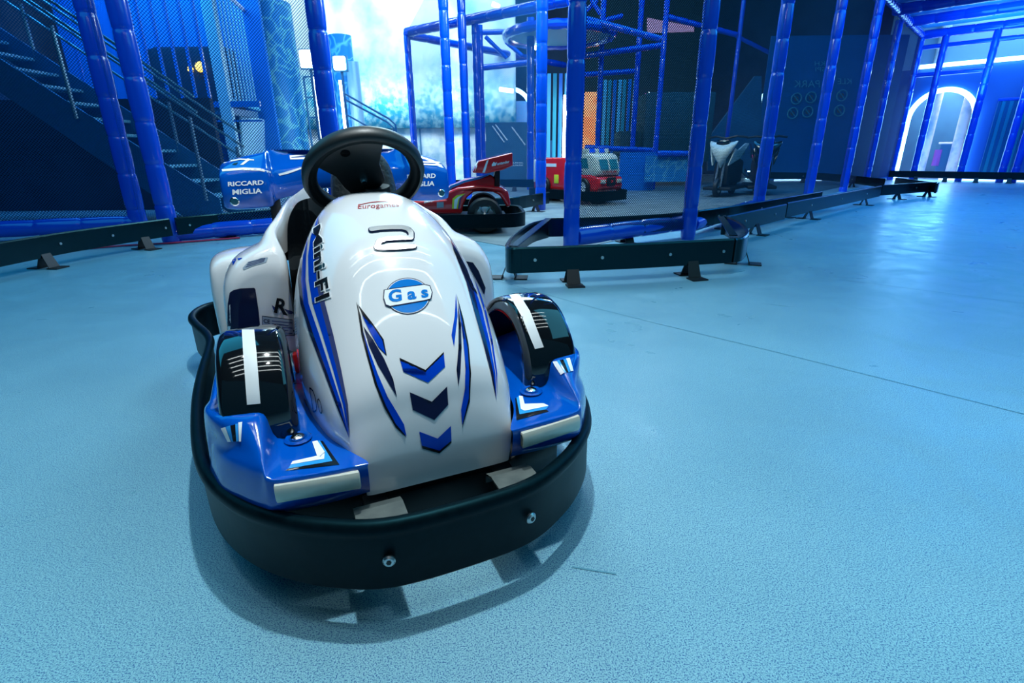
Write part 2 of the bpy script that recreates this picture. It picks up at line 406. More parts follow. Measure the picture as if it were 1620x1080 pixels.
# welded seams in the vinyl
for i, q in enumerate(([(940, 487), (1057, 516), (1232, 558), (1620, 655), (1900, 722)], [(1329, 442), (1620, 480), (1800, 500)], [(700, 420), (940, 487)], [(905, 897), (975, 908)])):
    pts = [G(*p) for p in q]; rows = []
    for a, b in zip(pts, pts[1:]):
        d = (b-a).normalized(); n_ = V(-d.y, d.x, 0)*.0022
        rows.append([a-n_+V(0, 0, .0012), a+n_+V(0, 0, .0012)]); rows.append([b-n_+V(0, 0, .0012), b+n_+V(0, 0, .0012)])
    struct(MB().grid(rows).build('trim_%d' % (i+1), mat('vinyl_seam', (.07, .25, .34), .5)))

def padded(name, p0, p1, label, cat, r=.078, seg=.37, group=None, m=None, off=0.):
    p0, p1 = Vector(p0), Vector(p1); Lg = (p1-p0).length; d = (p1-p0)/Lg
    pts, rs = [], []; s = -off
    rnd = random.Random(hash(name+label) % 1000 if False else len(label)*7+int(abs(p0.x)*100))
    while s < Lg:
        j = rnd.uniform(-.002, .003)
        for f, k in ((0, .90), (.035, .97), (.12, 1.0), (.5, 1.03), (.88, 1.0), (.965, .97)):
            t = s+f*seg
            if 0 <= t <= Lg: pts.append(p0+d*t); rs.append(r*k+j)
        s += seg
    pts = [p0]+[p for p in pts if (p-p0).length > .001]+[p1]; rs = [r*.95]+rs[-(len(pts)-2):]+[r*.95]
    o = MB().tube(pts, rs, 14).build(name, m or M['pad'], smooth=True, angle=70)
    return tag(o, label, cat, group)
def net(p, q, z0, z1, label, m=None, name='safety_net', group=None):
    p, q = Vector(p), Vector(q); d = (q-p).normalized(); up = V(0, 0, 1)
    b = MB().grid([[V(p.x, p.y, z0), V(p.x, p.y, z1)], [V(q.x, q.y, z0), V(q.x, q.y, z1)]])
    b.uv = lambda c: ((c-p).dot(d), c.z)
    return tag(b.build(name, m or M['net']), label, 'netting', group)

# ---- posts of the net wall right of the kart
ZT = 3.42
RP = [tuple(G(*q)[:2]) for q in ((902.8, 398), (1087.5, 378), (1197.5, 337), (1276.6, 317), (1333, 303))] + [(8.50, 13.0), (10.22, 14.66)]
lab = ['nearest and thickest blue padded post, standing inside the angled black barrier behind the kart',
 'second blue padded post of the right-hand net wall, inside the angled barrier',
 'third blue padded post of the right-hand net wall, just right of the white scooter',
 'fourth blue padded post of the right-hand net wall, crossing the mirrored wall lettering',
 'fifth blue padded post of the right-hand net wall, beyond the mirrored wall lettering',
 'sixth blue padded post of the right-hand net wall, before the corner post',
 'blue padded corner post of the net wall beside the glowing arch']
for i, (x, y) in enumerate(RP):
    padded('padded_post', (x, y, 0), (x, y, ZT if i > 4 else 4.4), lab[i], 'post', r=.069 if i < 2 else .078, off=.07*i)
nl = ['blue netting between the two nearest posts, in front of the fire engine', 'blue netting in front of the white scooter', 'netting in front of the mirrored wall lettering, left half', 'netting in front of the mirrored wall lettering, right half', 'dark netting two bays before the corner post', 'dark netting in the last bay before the corner post']
for i in range(6):
    net((*RP[i], 0), (*RP[i+1], 0), .1, 4.4 if i < 4 else ZT, nl[i], M['net_d' if i < 4 else 'net_f'])
padded('padded_bottom_tube', (RP[0][0]+.05, RP[0][1]+.06, .12), (RP[1][0]+.08, RP[1][1]+.16, .15), 'short blue padded tube lying inside the angled black barrier', 'padded tube')
padded('padded_bottom_tube', (RP[1][0]+.08, RP[1][1]+.16, .12), (RP[2][0], RP[2][1]+.1, .09), 'blue padded tube lying along the foot of the right-hand netting', 'padded tube')
padded('padded_crossbar', (*RP[4], ZT), (10.22, 14.66, ZT), 'blue padded top beam running along the right-hand net wall to its far corner', 'padded bar', seg=.22)
# ---- far cross net wall with the view to the glowing arch
C7 = Vector((10.22, 14.66, 0))
Q = []
for px, py, lb in ((1444, 278, 'slim blue post crossing the left half of the glowing arch'), (1544, 180, 'slim blue post just right of the glowing arch'), (1585, 272, 'slim blue post before the teal strip curtain'), (1606, 272, 'rightmost slim blue post at the frame edge')):
    p = PL(px, py, C7, N2); Q.append(p)
    padded('padded_post', (p.x, p.y, 0), (p.x, p.y, ZT), lb, 'post', r=.075)
e_ = C7+D2*7
padded('padded_crossbar', C7+V(0, 0, ZT), e_+V(0, 0, ZT), 'blue padded beam on top of the far net wall, above the glowing arch', 'padded bar', r=.1, seg=.5)
padded('padded_crossbar', C7+V(0, 0, ZT-.28), e_+V(0, 0, ZT-.28), 'thinner blue beam just under the top beam above the glowing arch', 'padded bar', r=.05, seg=.9)
padded('padded_crossbar', C7+V(0, 0, 2.52), C7+D2*1.35+V(0, 0, 2.52), 'short blue rail between the neon line and the glowing arch', 'padded bar', r=.05, seg=.9)
pp = [C7, C7-D2*0]
for i, s in enumerate((1.9, 3.4, 5.0)):
    c = C7 - Vector((.704, .71, 0))*s*1.0
    padded('padded_crossbar', c+V(0, 0, ZT+.02), c+D2*6+V(0, 0, ZT+.02), ['ceiling beam nearest the far net wall, upper right', 'middle of the three blue ceiling beams, upper right', 'ceiling beam nearest the camera, upper right'][i], 'padded bar', r=.10, seg=.5)
M['tarp'] = mat('light_blue_tarp', (.10, .50, .85), .6)
sheet = []
c0 = C7 - N2*.05
tp = [c0+V(0, 0, ZT+.14), c0+D2*6.5+V(0, 0, ZT+.14), c0-N2*5+D2*6.5+V(0, 0, ZT+.14), c0-N2*5+V(0, 0, ZT+.14)]
tag(MB().prism(tp, (0, 0, .03)).build('ceiling_tarp', M['tarp']), 'pale blue tarpaulin stretched above the ceiling beams, upper right', 'tarpaulin')
area('blue_light', tuple(C7+D2*1.8-N2*1.0+V(0, 0, 2.2)), tuple(C7+D2*2.2-N2*.4+V(0, 0, 3.5)), 1.6, .8, 50, (.04, .4, 1.0))  # added uplight, stands in for light reflected onto the tarp

# ---- arch wall behind the far net
AW = C7+N2*1.0
def AP(px, py): return PL(px, py, AW, N2)
def au(p): return (p-AW).dot(D2)
aL, aR = au(AP(1417, 277)), au(AP(1517, 277)); ac = (aL+aR)/2; ar = (aR-aL)/2; az = 1.62*1.0
atop = AP(1480, 143).z; az = atop-ar
arc_ = [(ac-ar*math.cos(t), az+ar*math.sin(t)) for t in [math.pi*k/24 for k in range(25)]]
nz = AP(1520, 101).z
wallpoly = [(-3, 0), (ac-ar, 0)]+arc_+[(ac+ar, 0), (9, 0), (9, nz-.05), (-3, nz-.05)]
def A3(u, z, d=0): return AW+D2*u+N2*d+V(0, 0, z)
M['arch_wall'] = mat('blue_wall', (.008, .10, .42), .5)
wb = MB().prism([A3(u, z) for u, z in wallpoly], N2*.2).build('wall_arch', M['arch_wall']); wb['kind'] = 'structure'
pts = [A3(ac-ar, 0.02, -.06)]+[A3(u, z, -.06) for u, z in arc_]+[A3(ac+ar, .02, -.06)]
tag(MB().tube(pts, .062, 10).build('neon_arch', M['neon']), 'glowing white-blue arch-shaped light tube around the doorway at right', 'neon light')
tag(MB().tube([A3(-.05, nz, -.1), A3(6, nz, -.1)], .05, 10).build('neon_line', M['neon']), 'long horizontal white light tube above the glowing arch', 'neon light')
area('neon_glow', tuple(A3(ac, 1.2, -.25)), tuple(A3(ac, .8, -3)), 1.2, 2.0, 45, (.15, .55, 1))
# wall above the neon line, pale corrugated
M['corrug'] = mat('pale_panel', (.22, .42, .62), .5)
sq('wall_upper', [A3(-1, nz+.02, .5), A3(8, nz+.02, .5), A3(8, 5, .5), A3(-1, 5, .5)], M['corrug'], th=tuple(N2*.1))
tag(MB().tube([A3(.25, nz, .38), A3(.25, 4.6, .38)], .11, 18).build('duct', M['white_wall'], smooth=True), 'pale vertical duct left above the white light tube, upper right', 'duct')
area('corridor_light', tuple(A3(2.5, 4.2, -.1)), tuple(A3(2.5, 3.3, .5)), 4, .3, 60, (.4, .7, 1))
# strip curtain right of arch
sc = thing('strip_curtain', tuple(A3(0, 0, -.1)), 0, 'teal hanging strip curtain right of the glowing arch', 'curtain')
for i in range(9):
    px = 1561+i*6; u = au(PL(px, 240, AW, N2)); p = A3(u, 0, -.12)
    o = MB().box((0, 0, 1.0), (.075, .02, 1.75), rz=math.atan2(D2.y, D2.x)+.4).build('curtain_strip', M['curtain' if i % 2 else 'metal_b'], sc)
    o.location = p - sc.location
o = MB().tube([A3(au(AP(1585, 170))-.1, 1.9, -.12)-sc.location, A3(au(AP(1620, 170))+.6, 1.9, -.12)-sc.location], .04, 10).build('curtain_rail', M['pad'], sc)
# room beyond the arch
sq('floor_corridor', [A3(-2, .01, .2), A3(5, .01, .2), A3(5, .01, 3.3), A3(-2, .01, 3.3)], M['corr_floor'], th=(0, 0, .01))
sq('wall_corridor', [A3(-2, 0, 3.2), A3(5, 0, 3.2), A3(5, 3, 3.2), A3(-2, 3, 3.2)], M['teal_wall'], th=tuple(N2*.1))
for u, r, lb in ((.25, .12, 'pale round column inside the arch at its left side'), (.98, .13, 'pale round column in the middle of the arched doorway')):
    tag(MB().tube([A3(u, .02, 1.6), A3(u, 2.9, 1.6)], r, 20).build('round_column', M['white_wall'], smooth=True), lb, 'column')
cn = thing('counter', tuple(A3(.72, .01, 2.0)), math.atan2(D2.y, D2.x), 'small counter with a white top inside the arched doorway', 'counter')
MB().box((0, 0, .45), (.30, .30, .88)).build('counter_body', M['metal_b'], cn); MB().box((0, 0, .92), (.42, .38, .05)).build('counter_top', M['s_white'], cn, bevel=.01)
tag(MB().tube([A3(.55, .3, 1.9), A3(.55, .75, 1.9)], .1, 12).build('stool', mat('purple_stool', (.3, .1, .5), .5)), 'purple stool beside the counter inside the arched doorway', 'stool')

# ---- black bumper barriers
def barrier(pts, label, feet, bolts, z0=.085, z1=.25, name='track_barrier', th=.03, n=8, end=False, side=-1):
    c = Vector(pts[0]); t = thing(name, (c.x, c.y, 0), 0, label, 'barrier', None)
    loc = [Vector((p[0]-c.x, p[1]-c.y, 0)) for p in pts]
    path = crom(loc, n) if len(loc) > 2 else [loc[0].lerp(loc[1], k/8) for k in range(9)]
    pr = [(-th/2, z0), (th/2, z0), (th/2, z1-.01), (th/2-.008, z1), (-th/2+.008, z1), (-th/2, z1-.01)]
    rows = sweep([p.to_2d() for p in path], pr, False)
    b = MB().grid(rows, False, True); k = len(rows[0]); b.f.append(tuple(range(k))); q = (len(rows)-1)*k; b.f.append(tuple(range(q, q+k)))
    b.build('barrier_board', M['board'], t, bevel=0)
    L_ = [0]
    for a_, b2 in zip(path, path[1:]): L_.append(L_[-1]+(b2-a_).length)
    def at(f):
        s = f*L_[-1]
        for i in range(len(path)-1):
            if L_[i+1] >= s-1e-6:
                u = (s-L_[i])/max(1e-6, L_[i+1]-L_[i]); return path[i].lerp(path[i+1], u), (path[i+1]-path[i]).normalized()
    for f in bolts:
        p, d = at(f); nn = V(d.y, -d.x, 0)*(-side)
        MB().tube([p+nn*(th/2-.001)+V(0, 0, (z0+z1)/2), p+nn*(th/2+.006)+V(0, 0, (z0+z1)/2)], .0105, 10).build('barrier_bolt', M['steel'], t)
    for f in feet:
        p, d = at(f); nn = V(d.y, -d.x, 0)
        fb = MB()
        for s in (-1, 1):
            a1, a2 = p+d*.045, p-d*.045
            top, bot = nn*s*.008, nn*s*.050
            fb.grid([[a1*.5+a2*.5+(a1-a2)*.42+top+V(0, 0, z0+.03), a1*.5+a2*.5-(a1-a2)*.42+top+V(0, 0, z0+.03)], [a1+bot+V(0, 0, .008), a2+bot+V(0, 0, .008)]])
            fb.box(p+nn*s*.085+V(0, 0, .005), (.09, .11, .008), rz=math.atan2(nn.y, nn.x))
        o = fb.build('barrier_foot', M['dark'], t); md = o.modifiers.new('thick', 'SOLIDIFY'); md.thickness = .006
    return t
g2 = lambda px, py, z=.245: tuple(G(px, py, z)[:2])
# front, angled one: board, two end pieces and the straight back board
barrier([g2(824, 392), g2(1000, 386), g2(1160, 378)], 'front board of the angled black barrier around the nearest padded post', (.23, .80), (.06, .36, .68, .95))
def cap_piece(pts, label, feet=(), r=None, bolts=()): return barrier(pts, label, feet, bolts, name='barrier_end_piece', n=6)
cap_piece([g2(824, 392), g2(808, 392), g2(803, 386), g2(815, 370), g2(840, 354), g2(866, 347)], 'curved left end piece of the angled black barrier, pointing at the kart', (.18, .62))
cap_piece([g2(1162, 378), g2(1176, 375), g2(1182, 365), g2(1170, 352), g2(1146, 341)], 'curved right end piece of the angled black barrier', (.3,))
for q, lb in (((812, 390, 868, 346), 'flat blue-sheened bar bridging the left end of the angled barrier'), ((1160, 373, 1140, 343), 'flat black bar bridging the right end of the angled barrier')):
    a, b = G(q[0], q[1], .252), G(q[2], q[3], .252); d = (b-a).normalized(); nn = V(-d.y, d.x, 0)*.028
    tag(MB().prism([a-nn, a+nn, b+nn, b-nn], (0, 0, .006)).build('barrier_strap', M['board']), lb, 'bar')
barrier([g2(868, 346), g2(1000, 342), g2(1130, 330), g2(1300, 303)], 'long straight black barrier behind the netting, from nearest post toward the far right', (.15, .45, .75), (.1, .2, .4, .6, .8))
barrier([g2(1146, 343), g2(1243, 323)], 'short black barrier right of the second post, leading to the right wall', (.5,), (.3, .8))
barrier([g2(1245, 321), g2(1394, 294)], 'longer black barrier along the right net wall', (.2, .8), (.2, .5, .8))
barrier([g2(1396, 293), g2(1478, 288), g2(1483, 290)], 'rounded black barrier end sticking out before the glowing arch', (.25, .7), (.5,))
barrier([g2(1418, 281), g2(1480, 289)], 'thin black barrier slanting behind the rounded end before the arch', (), (.5,))
barrier([tuple((C7+D2*.0-N2*.25)[:2]), tuple((C7+D2*6-N2*.25)[:2])], 'long black barrier along the foot of the far net wall under the arch', (.1, .2, .3, .4), (.1, .3), side=1)
# left ones
barrier([g2(-140, 408), g2(0, 384), g2(120, 365), g2(266, 346)], 'nearest black barrier at the left edge of the picture', (.43, .86), (.5, .72, .97))
barrier([g2(276, 345), g2(430, 331), g2(600, 318)], 'black barrier behind the kart spoiler, left of the red race kart', (.2, .75), (.05, .42, .8))
# beyond the red kart
barrier([g2(690, 315), g2(800, 313), g2(868, 304)], 'black barrier behind the red race kart spoiler', (.4, .8), (.75,))
barrier([g2(700, 285), g2(792, 284), g2(862, 284)], 'farthest black barrier behind the red race kart', (.3, .7), (.5,))
barrier([g2(1180, 272), g2(1300, 274), g2(1400, 283)], 'black barrier at the foot of the wall with mirrored lettering', (.3, .7), (.3, .7))

# ---- left net wall
A_ = G(224, 370); B_ = G(273, 384); C_ = G(540, 360); L0 = G(-260, 395)
padded('padded_post', A_, A_+V(0, 0, 4.4), 'left one of the two padded posts in front of the stairs', 'post', r=.088, seg=.37, off=.1)
padded('padded_post', B_, B_+V(0, 0, 4.4), 'right one of the two padded posts in front of the stairs', 'post', r=.082)
padded('padded_post', C_, C_+V(0, 0, 4.8), 'blue padded post rising behind the steering wheel', 'post', r=.096, off=.2)
padded('padded_bottom_tube', L0+V(0, 0, .12), A_+V(0, 0, .12), 'blue padded tube on the floor behind the nearest left barrier', 'padded tube', r=.085, seg=.4)
padded('padded_bottom_tube', B_+V(0, 0, .09), C_+V(0, 0, .09), 'blue padded tube on the floor behind the barrier left of the spoiler', 'padded tube')
net(L0, A_, .1, 4.4, 'blue netting in front of the staircase, left of the two posts')
net(A_, B_, .1, 4.4, 'narrow blue netting between the two posts before the stairs')
net(B_, C_, .1, 4.4, 'blue netting in front of the platform railing and the painted column')
hp = [G(60, 405), G(130, 396), G(200, 390), G(273, 386), G(380, 378)]
tag(MB().tube([p+V(0, 0, .012) for p in crom(hp, 5)], .009, 8).build('hose', M['red_pipe']), 'thin red hose on the floor under the left barriers', 'hose')

# ---- staircase
st = thing('staircase', (-3.75, 6.83, 0), 0, 'open blue steel staircase rising to the left behind the netting', 'staircase')
def S(x, y, z): return V(x, y, z)
sl = math.tan(math.radians(35.5))
for y in (.03, 1.0):
    MB().prism([S(.05, y, .10), S(.05, y, .30), S(-3.6, y, .30+3.65*sl), S(-3.6, y, .30+3.65*sl-.33), S(-.35, y, 0), S(-.05, y, 0)], (0, .03, 0)).build('stringer', M['metal_b'], st)
for i in range(13):
    x = -.28-i*.27; z = .20+(i+.5)*.27*sl
    MB().box((x, .53, z), (.30, .92, .035)).build('tread', M['tread'], st, bevel=.004)
for y, tops in ((.0, 1), (1.02, 1)):
    for h in (.45, .62, .80) if y else (1.0, 1.17):
        MB().tube([S(.0, y, .30+h), S(-3.5, y, .30+h+3.5*sl)], .017, 8).build('handrail', M['rail'], st)
    for x in ((-.10, -.92, -1.74, -2.56) if y else (-.10, -1.46, -2.9)):
        MB().tube([S(x, y, .2-x*sl), S(x, y, (.85 if y else 1.18)-x*sl)], .022, 8).build('baluster', M['rail'], st)
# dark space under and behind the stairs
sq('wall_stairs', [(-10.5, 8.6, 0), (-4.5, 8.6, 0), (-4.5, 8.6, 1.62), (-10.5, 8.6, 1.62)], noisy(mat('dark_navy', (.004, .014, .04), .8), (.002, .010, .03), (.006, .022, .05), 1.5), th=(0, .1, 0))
# platform with railing
pf = thing('platform', (-6.2, 10.5, 0), 0, 'raised steel platform with upright balusters behind the staircase', 'platform')
zp = 1.68
MB().box((-.35, .6, zp-.10), (2.7, 1.3, .12)).build('deck', M['metal_b'], pf)
MB().box((0, -.06, zp), (3.3, .05, .10)).build('edge_beam', M['pad2'], pf)
MB().box((0, -.06, zp-.28), (3.3, .03, .03)).build('edge_beam', M['pad2'], pf)
MB().tube([V(-1.6, -.06, zp+2.2), V(1.0, -.06, zp+2.2)], .03, 8).build('top_rail', M['pad2'], pf)
for i in range(11):
    MB().box((-1.45+i*.245, -.06, zp+1.1), (.05, .03, 2.2)).build('baluster', M['pad2'], pf)
MB().box((1.02, -.05, 2.2), (.20, .10, 4.4)).build('corner_post', M['pale_steel'], pf)
sq('wall_platform', [(-9.5, 12.6, 0), (-5.2, 12.6, 0), (-5.2, 12.6, 7), (-9.5, 12.6, 7)], mat('bright_blue_wall', (.01, .22, .75), .6), th=(0, .1, 0))
area('blue_light', (-7.0, 11.2, 4.6), (-7.2, 12.6, 2.6), 3, .5, 110, (.03, .4, 1.0))
tag(MB().box((-6.55, 12.2, 2.1), (1.7, .5, 1.6)).build('dark_opening', mat('dark_box', (.004, .02, .05), .8), bevel=.15), 'dark box shape behind the railing holding the yellow lamp', 'box')
ylp = thing('yellow_lamp', (-6.28, 11.9, 2.5), 0, 'larger round glowing yellow lamp behind the railing', 'lamp')
lathe([(0, -.06), (.085, -.05), (.1, 0), (.085, .04), (0, .05)], 20, (0, 0, 0), 'Y').build('lamp_glass', M['lampy'], ylp, smooth=True)
MB().tube([V(0, .05, 0), V(0, .15, 0)], .04, 10).build('lamp_mount', M['dark'], ylp)
tag(lathe([(0, -.05), (.05, -.04), (.055, 0), (.04, .04), (0, .05)], 16, (-6.50, 11.93, 2.46), 'Y').build('yellow_lamp', M['lampy'], smooth=True), 'smaller glowing yellow lamp left of the larger one', 'lamp')
# second railing seen end-on
rl = thing('side_railing', (-5.15, 10.6, 0), 0, 'dense upright railing receding between the platform post and painted column', 'railing')
for i in range(10):
    f = i/9; p = V(-.02-.42*f, .1+2.2*f, 0)
    MB().box(p+V(0, 0, 2.72), (.03, .03, 1.85)).build('baluster', M['pale_steel'], rl)
for z in (1.75, 3.66): MB().tube([V(0, 0, z), V(-.46, 2.4, z)], .04, 8).build('rail', M['s_white'] if z > 2 else M['curtain2'], rl)
tag(MB().prism([Y(378, 182, 11.2), Y(421, 190, 12.8), Y(424, 300, 12.8), Y(386, 300, 11.2)], (.03, .02, 0)).build('perforated_panel', M['pale_steel']), 'pale perforated panel below the receding railing', 'panel')
# painted column
pc = lathe([(.57, 0), (.57, 3.95)], 40, (-5.42, 13.4, 0)); tag(pc.build('painted_column', M['water_print'], smooth=True), 'thick column wrapped in rippling water print', 'column')
tag(MB().tube([V(-5.42, 13.4, 3.95), V(-5.42, 13.4, 7)], .36, 24).build('column_shaft', M['white_wall'], smooth=True), 'plain pale column shaft above the water print', 'column')
# mural sheet
mu = []
for i in range(60):
    x = -6.6+i*.115; yy = 16.2+.05*math.sin(i*.9)+.03*math.sin(i*.37+1)
    mu.append([V(x, yy, z) for z in (1.48, 2.5, 4.0, 6.8)])
o = MB().grid(mu).build('printed_mural', M['mural'], smooth=True); tag(o, 'large bright sea and sky print hanging on the back wall', 'mural')
o.modifiers.new('thick', 'SOLIDIFY').thickness = .02
tag(MB().box((-3.1, 16.5, .74), (7.2, .2, 1.48)).build('low_wall', M['white_wall']), 'white weathered low wall under the sea print', 'wall')
for x, lb in ((-2.62, 'thin dark joint bar on the white low wall, left'), (-1.72, 'thin dark joint bar on the white low wall, right')):
    tag(MB().box((x, 16.38, .74), (.035, .03, 1.46)).build('joint_bar', M['metal_b']), lb, 'bar')
# white lamps and tubes near the column
for (px, py, r, lb), (p1, p2, lb2) in zip(((487, 93, .17, 'bright white square floodlight left of the tall post'), (537, 100, .13, 'bright white floodlight right of the tall post')),
     (((495, 122), (512, 212), 'vertical white light tube under the left floodlight'), ((539, 127), (548, 202), 'vertical white light tube under the right floodlight'))):
    p = Y(px, py, 12.4); t = thing('floodlight', p, 0, lb, 'lamp')
    MB().box((0, 0, 0), (2*r, .06, 2*r)).build('lamp_glass', M['lampw'], t, bevel=.03); MB().box((0, .07, 0), (2*r+.05, .08, 2*r+.05)).build('lamp_housing', M['metal_b'], t, bevel=.01); MB().tube([V(.0, .1, 0), V(.0, .1, -p.z)], .03, 8).build('lamp_pole', M['metal_b'], t)
    a, b = Y(*p1, 12.6), Y(*p2, 12.6); tag(MB().tube([a, V(a.x, b.y, 0)], .045, 10).build('light_tube', M['lampw']), lb2, 'light tube')
tag(MB().tube([Y(557, 98, 13.6), V(Y(557, 98, 13.6).x, 13.6, 0)], .15, 20).build('white_duct', mat('pale_duct', (.35, .6, .75), .3, .2), smooth=True), 'pale round column right of the right floodlight', 'column')
tag(MB().tube([V(-3.95, 13.9, 0), V(-3.95, 13.9, 3.4)], .26, 24).build('painted_column', M['water_print'], smooth=True), 'slimmer water-print column behind the tall post', 'column')
hr = thing('ramp_handrail', (-3.3, 12.2, 0), 0, 'dark double handrail sloping down to the right behind the steering wheel', 'handrail')
for (q1, q2, q3) in (((543, 147), (621, 191), (628, 214)), ((547, 158), (618, 196), (623, 214))):
    a, b, c = [Y(*q, 12.2)-hr.location for q in (q1, q2, q3)]; MB().tube([a, b-(b-a).normalized()*.08, b+V(.06, 0, -.08), V(c.x, c.y, 0)], .02, 8).build('rail', M['metal_b'], hr)
a, b = Y(546, 180, 12.2)-hr.location, Y(598, 209, 12.2)-hr.location; MB().tube([a, b], .018, 8).build('rail', M['metal_b'], hr)
gt = thing('window_gate', (Y(495, 165, 12.9).x, 12.9, 0), 0, 'small framed gate with dark rails left of the tall post', 'gate')
q = [Y(x, y, 12.9)-gt.location for x, y in ((480, 122), (498, 120), (512, 218), (492, 218))]
MB().tube(q+[q[0]], .025, 8).tube([q[3], V(q[3].x, 0, -gt.location.z)], .025, 8).tube([q[2], V(q[2].x, 0, -gt.location.z)], .025, 8).build('gate_frame', M['metal_b'], gt)
for t_ in (.33, .66): MB().tube([q[0].lerp(q[3], t_), q[1].lerp(q[2], t_)], .02, 8).build('gate_rail', M['metal_b'], gt)

# ---- soft play frame in the middle distance
E1 = V(-2.33, 13.6, 0)
ctop = G(900, 0, 3.4)
padded('padded_post', E1, E1+V(0, 0, 3.4), 'slim blue corner post of the play frame in front of the sea print', 'post')
padded('padded_crossbar', E1+V(0, 0, 3.4), (ctop.x, ctop.y, 3.4), 'padded top beam of the play frame rising to the upper right', 'padded bar', r=.1, seg=.4)
lo = G(893, 100, 3.4); padded('padded_crossbar', E1+V(0, 0, 3.35), (lo.x, lo.y, 3.35), 'dark blue rear beam of the play frame sloping down to the right', 'padded bar', r=.09, seg=.6, m=M['pad'])
Ds = [((716, 322), 4.6, .075, 'tall blue post left of the red spoiler, left one of a pair'), ((741, 316), 4.6, .07, 'tall blue post left of the red spoiler, right one of a pair'),
      ((855, 332), 4.6, .078, 'blue padded post between the red race kart and the nearest post'), ((759, 300), 3.4, .07, 'thin dark blue post right of the pair behind the red spoiler'),
      ((766, 298), 3.4, .06, 'thinner light blue post of the play frame behind the red spoiler'), ((839, 300), 3.4, .08, 'dark blue post of the play frame behind the middle post')]
for (px, py), zt, r, lb in Ds:
    p = G(px, py); padded('padded_post', p, p+V(0, 0, zt), lb, 'post', r=r, off=px*.01)
def netq(a, b, z0, z1, lb, m='net'): net(a, b, z0, z1, lb, M[m])
netq(E1, G(716, 322), .1, 3.4, 'blue netting between the play frame corner and the paired posts')
netq(G(741, 316), G(855, 332), .1, 4.6, 'thin blue netting behind the red race kart', 'net')
# printed panel and arched opening seen through the frame
sg = thing('display_board', (-.05, 14.6, 0), 0, 'dark teal printed panel with white stripes behind the red spoiler', 'panel')
MB().box((0, 0, .765), (1.15, .04, 1.53)).build('panel_sheet', M['teal_wall'], sg)
for x0, z0, x1, z1 in ((-.40, 1.45, -.1, 1.05), (-.32, 1.48, -.02, 1.10), (.1, 1.42, .45, .98)):
    a, b = V(x0, -.03, z0), V(x1, -.03, z1); MB().tube([a, b], .018, 6).build('stripe', M['s_white'], sg)
for i in range(3):
    text_flat('panel_lettering', 'INDOOR SPIELPARK', [V(-.4, -.024, .52-i*.06), V(.4, -.024, .52-i*.06), V(.4, -.024, .555-i*.06), V(-.4, -.024, .555-i*.06)], M['s_white'], sg) if i < 2 else None
ar2 = [(-.62+.85*(1-math.cos(t))*.75, 1.75+.62*math.sin(t)) for t in [math.pi*k/20 for k in range(21)]]
pts = [V(-.62, 17.6, .0)]+[V(u, 17.6, z+.25) for u, z in ar2]+[V(.655, 17.6, .0)]
tag(MB().tube(pts, .06, 8).build('neon_arch', M['neon']), 'small glowing white arch far behind the play frame', 'neon light')
tag(MB().box((.02, 17.9, 1.15), (1.1, .05, 2.3)).build('backlit_poster', caustic_mat('pebble_print', (.30, .30, .5), (.05, .3, .6), 8, .2)), 'speckled poster inside the small far arch', 'poster')
tag(MB().box((.2, 15.6, .55), (2.0, .25, 1.10)).build('blue_ledge', M['metal_b']), 'dark blue ledge crossing below the small far arch', 'ledge')
# round platform
rp = thing('round_platform', (1.05, 12.4, 3.08), 0, 'round blue-edged platform seen from below at the top', 'platform')
lathe([(0, .02), (1.08, .02), (1.08, -.02), (0, -.02)], 48).build('platform_sheet', mat('grey_blue_sheet', (.14, .36, .50), .6), rp)
rim = []
for k_ in range(48): t = 2*math.pi*k_/48; rim.append(V(1.1*math.cos(t), 1.1*math.sin(t), 0))
MB().tube(rim, [.10 if i % 2 else .085 for i in range(48)], 10, closed=True).build('platform_edge', M['pad'], rp, smooth=True)
# vertical colour strips (drop curtains) left and right of the nearest post
for grp, y, xs in (('left of the nearest post', 14.2, [868, 877, 886, 895]), ('behind the fire engine', 15.5, [955, 962, 970, 978, 985, 993, 1001])):
    for i, px in enumerate(xs):
        p = Y(px, 190, y); c = ('curtain2', 'curtain', 'pad2')[i % 3]
        o = MB().box((p.x, y, 1.30), (.085, .03, 2.6)).build('hanging_strip', M[c]); tag(o, 'vertical blue or teal strip hanging '+grp, 'curtain strip', 'hanging strips '+grp)
p = Y(893, 200, 14.0); tag(MB().tube([V(p.x, 14, .0), V(p.x, 14, 2.1)], .04, 8).build('light_tube', M['lampw']), 'vertical white light tube left of the nearest post', 'light tube')
tag(MB().box((Y(936, 190, 17.5).x, 17.5, 1.25), (.50, .04, 2.5)).build('backlit_poster', M['orange_p']), 'glowing orange poster right of the nearest post', 'poster')
tag(MB().box((Y(1025, 175, 17.5).x, 17.5, 1.22), (.28, .04, 2.45)).build('backlit_poster', M['pink_p']), 'small pink glowing sign above the right end of the fire engine', 'sign')
a, b = Y(1021, 157, 17.44), Y(1028, 147, 17.44); tag(MB().tube([a, b], .035, 8).build('light_tube', M['lampw']), 'short slanting white light tube above the pink sign', 'light tube')
for q1, q2, lb in (((790, 141), (812, 144), 'tiny white ceiling lamp inside the play frame'), ((842, 75), (852, 76), 'tiny white lamp beside the post near the round platform'), ((779, 6), (790, 11), 'small bright lamp at the top above the padded beam')):
    a, b = Y(*q1, 13.2), Y(*q2, 13.2); tag(MB().tube([a, b], .045, 8).build('ceiling_lamp', M['lampw']), lb, 'lamp')
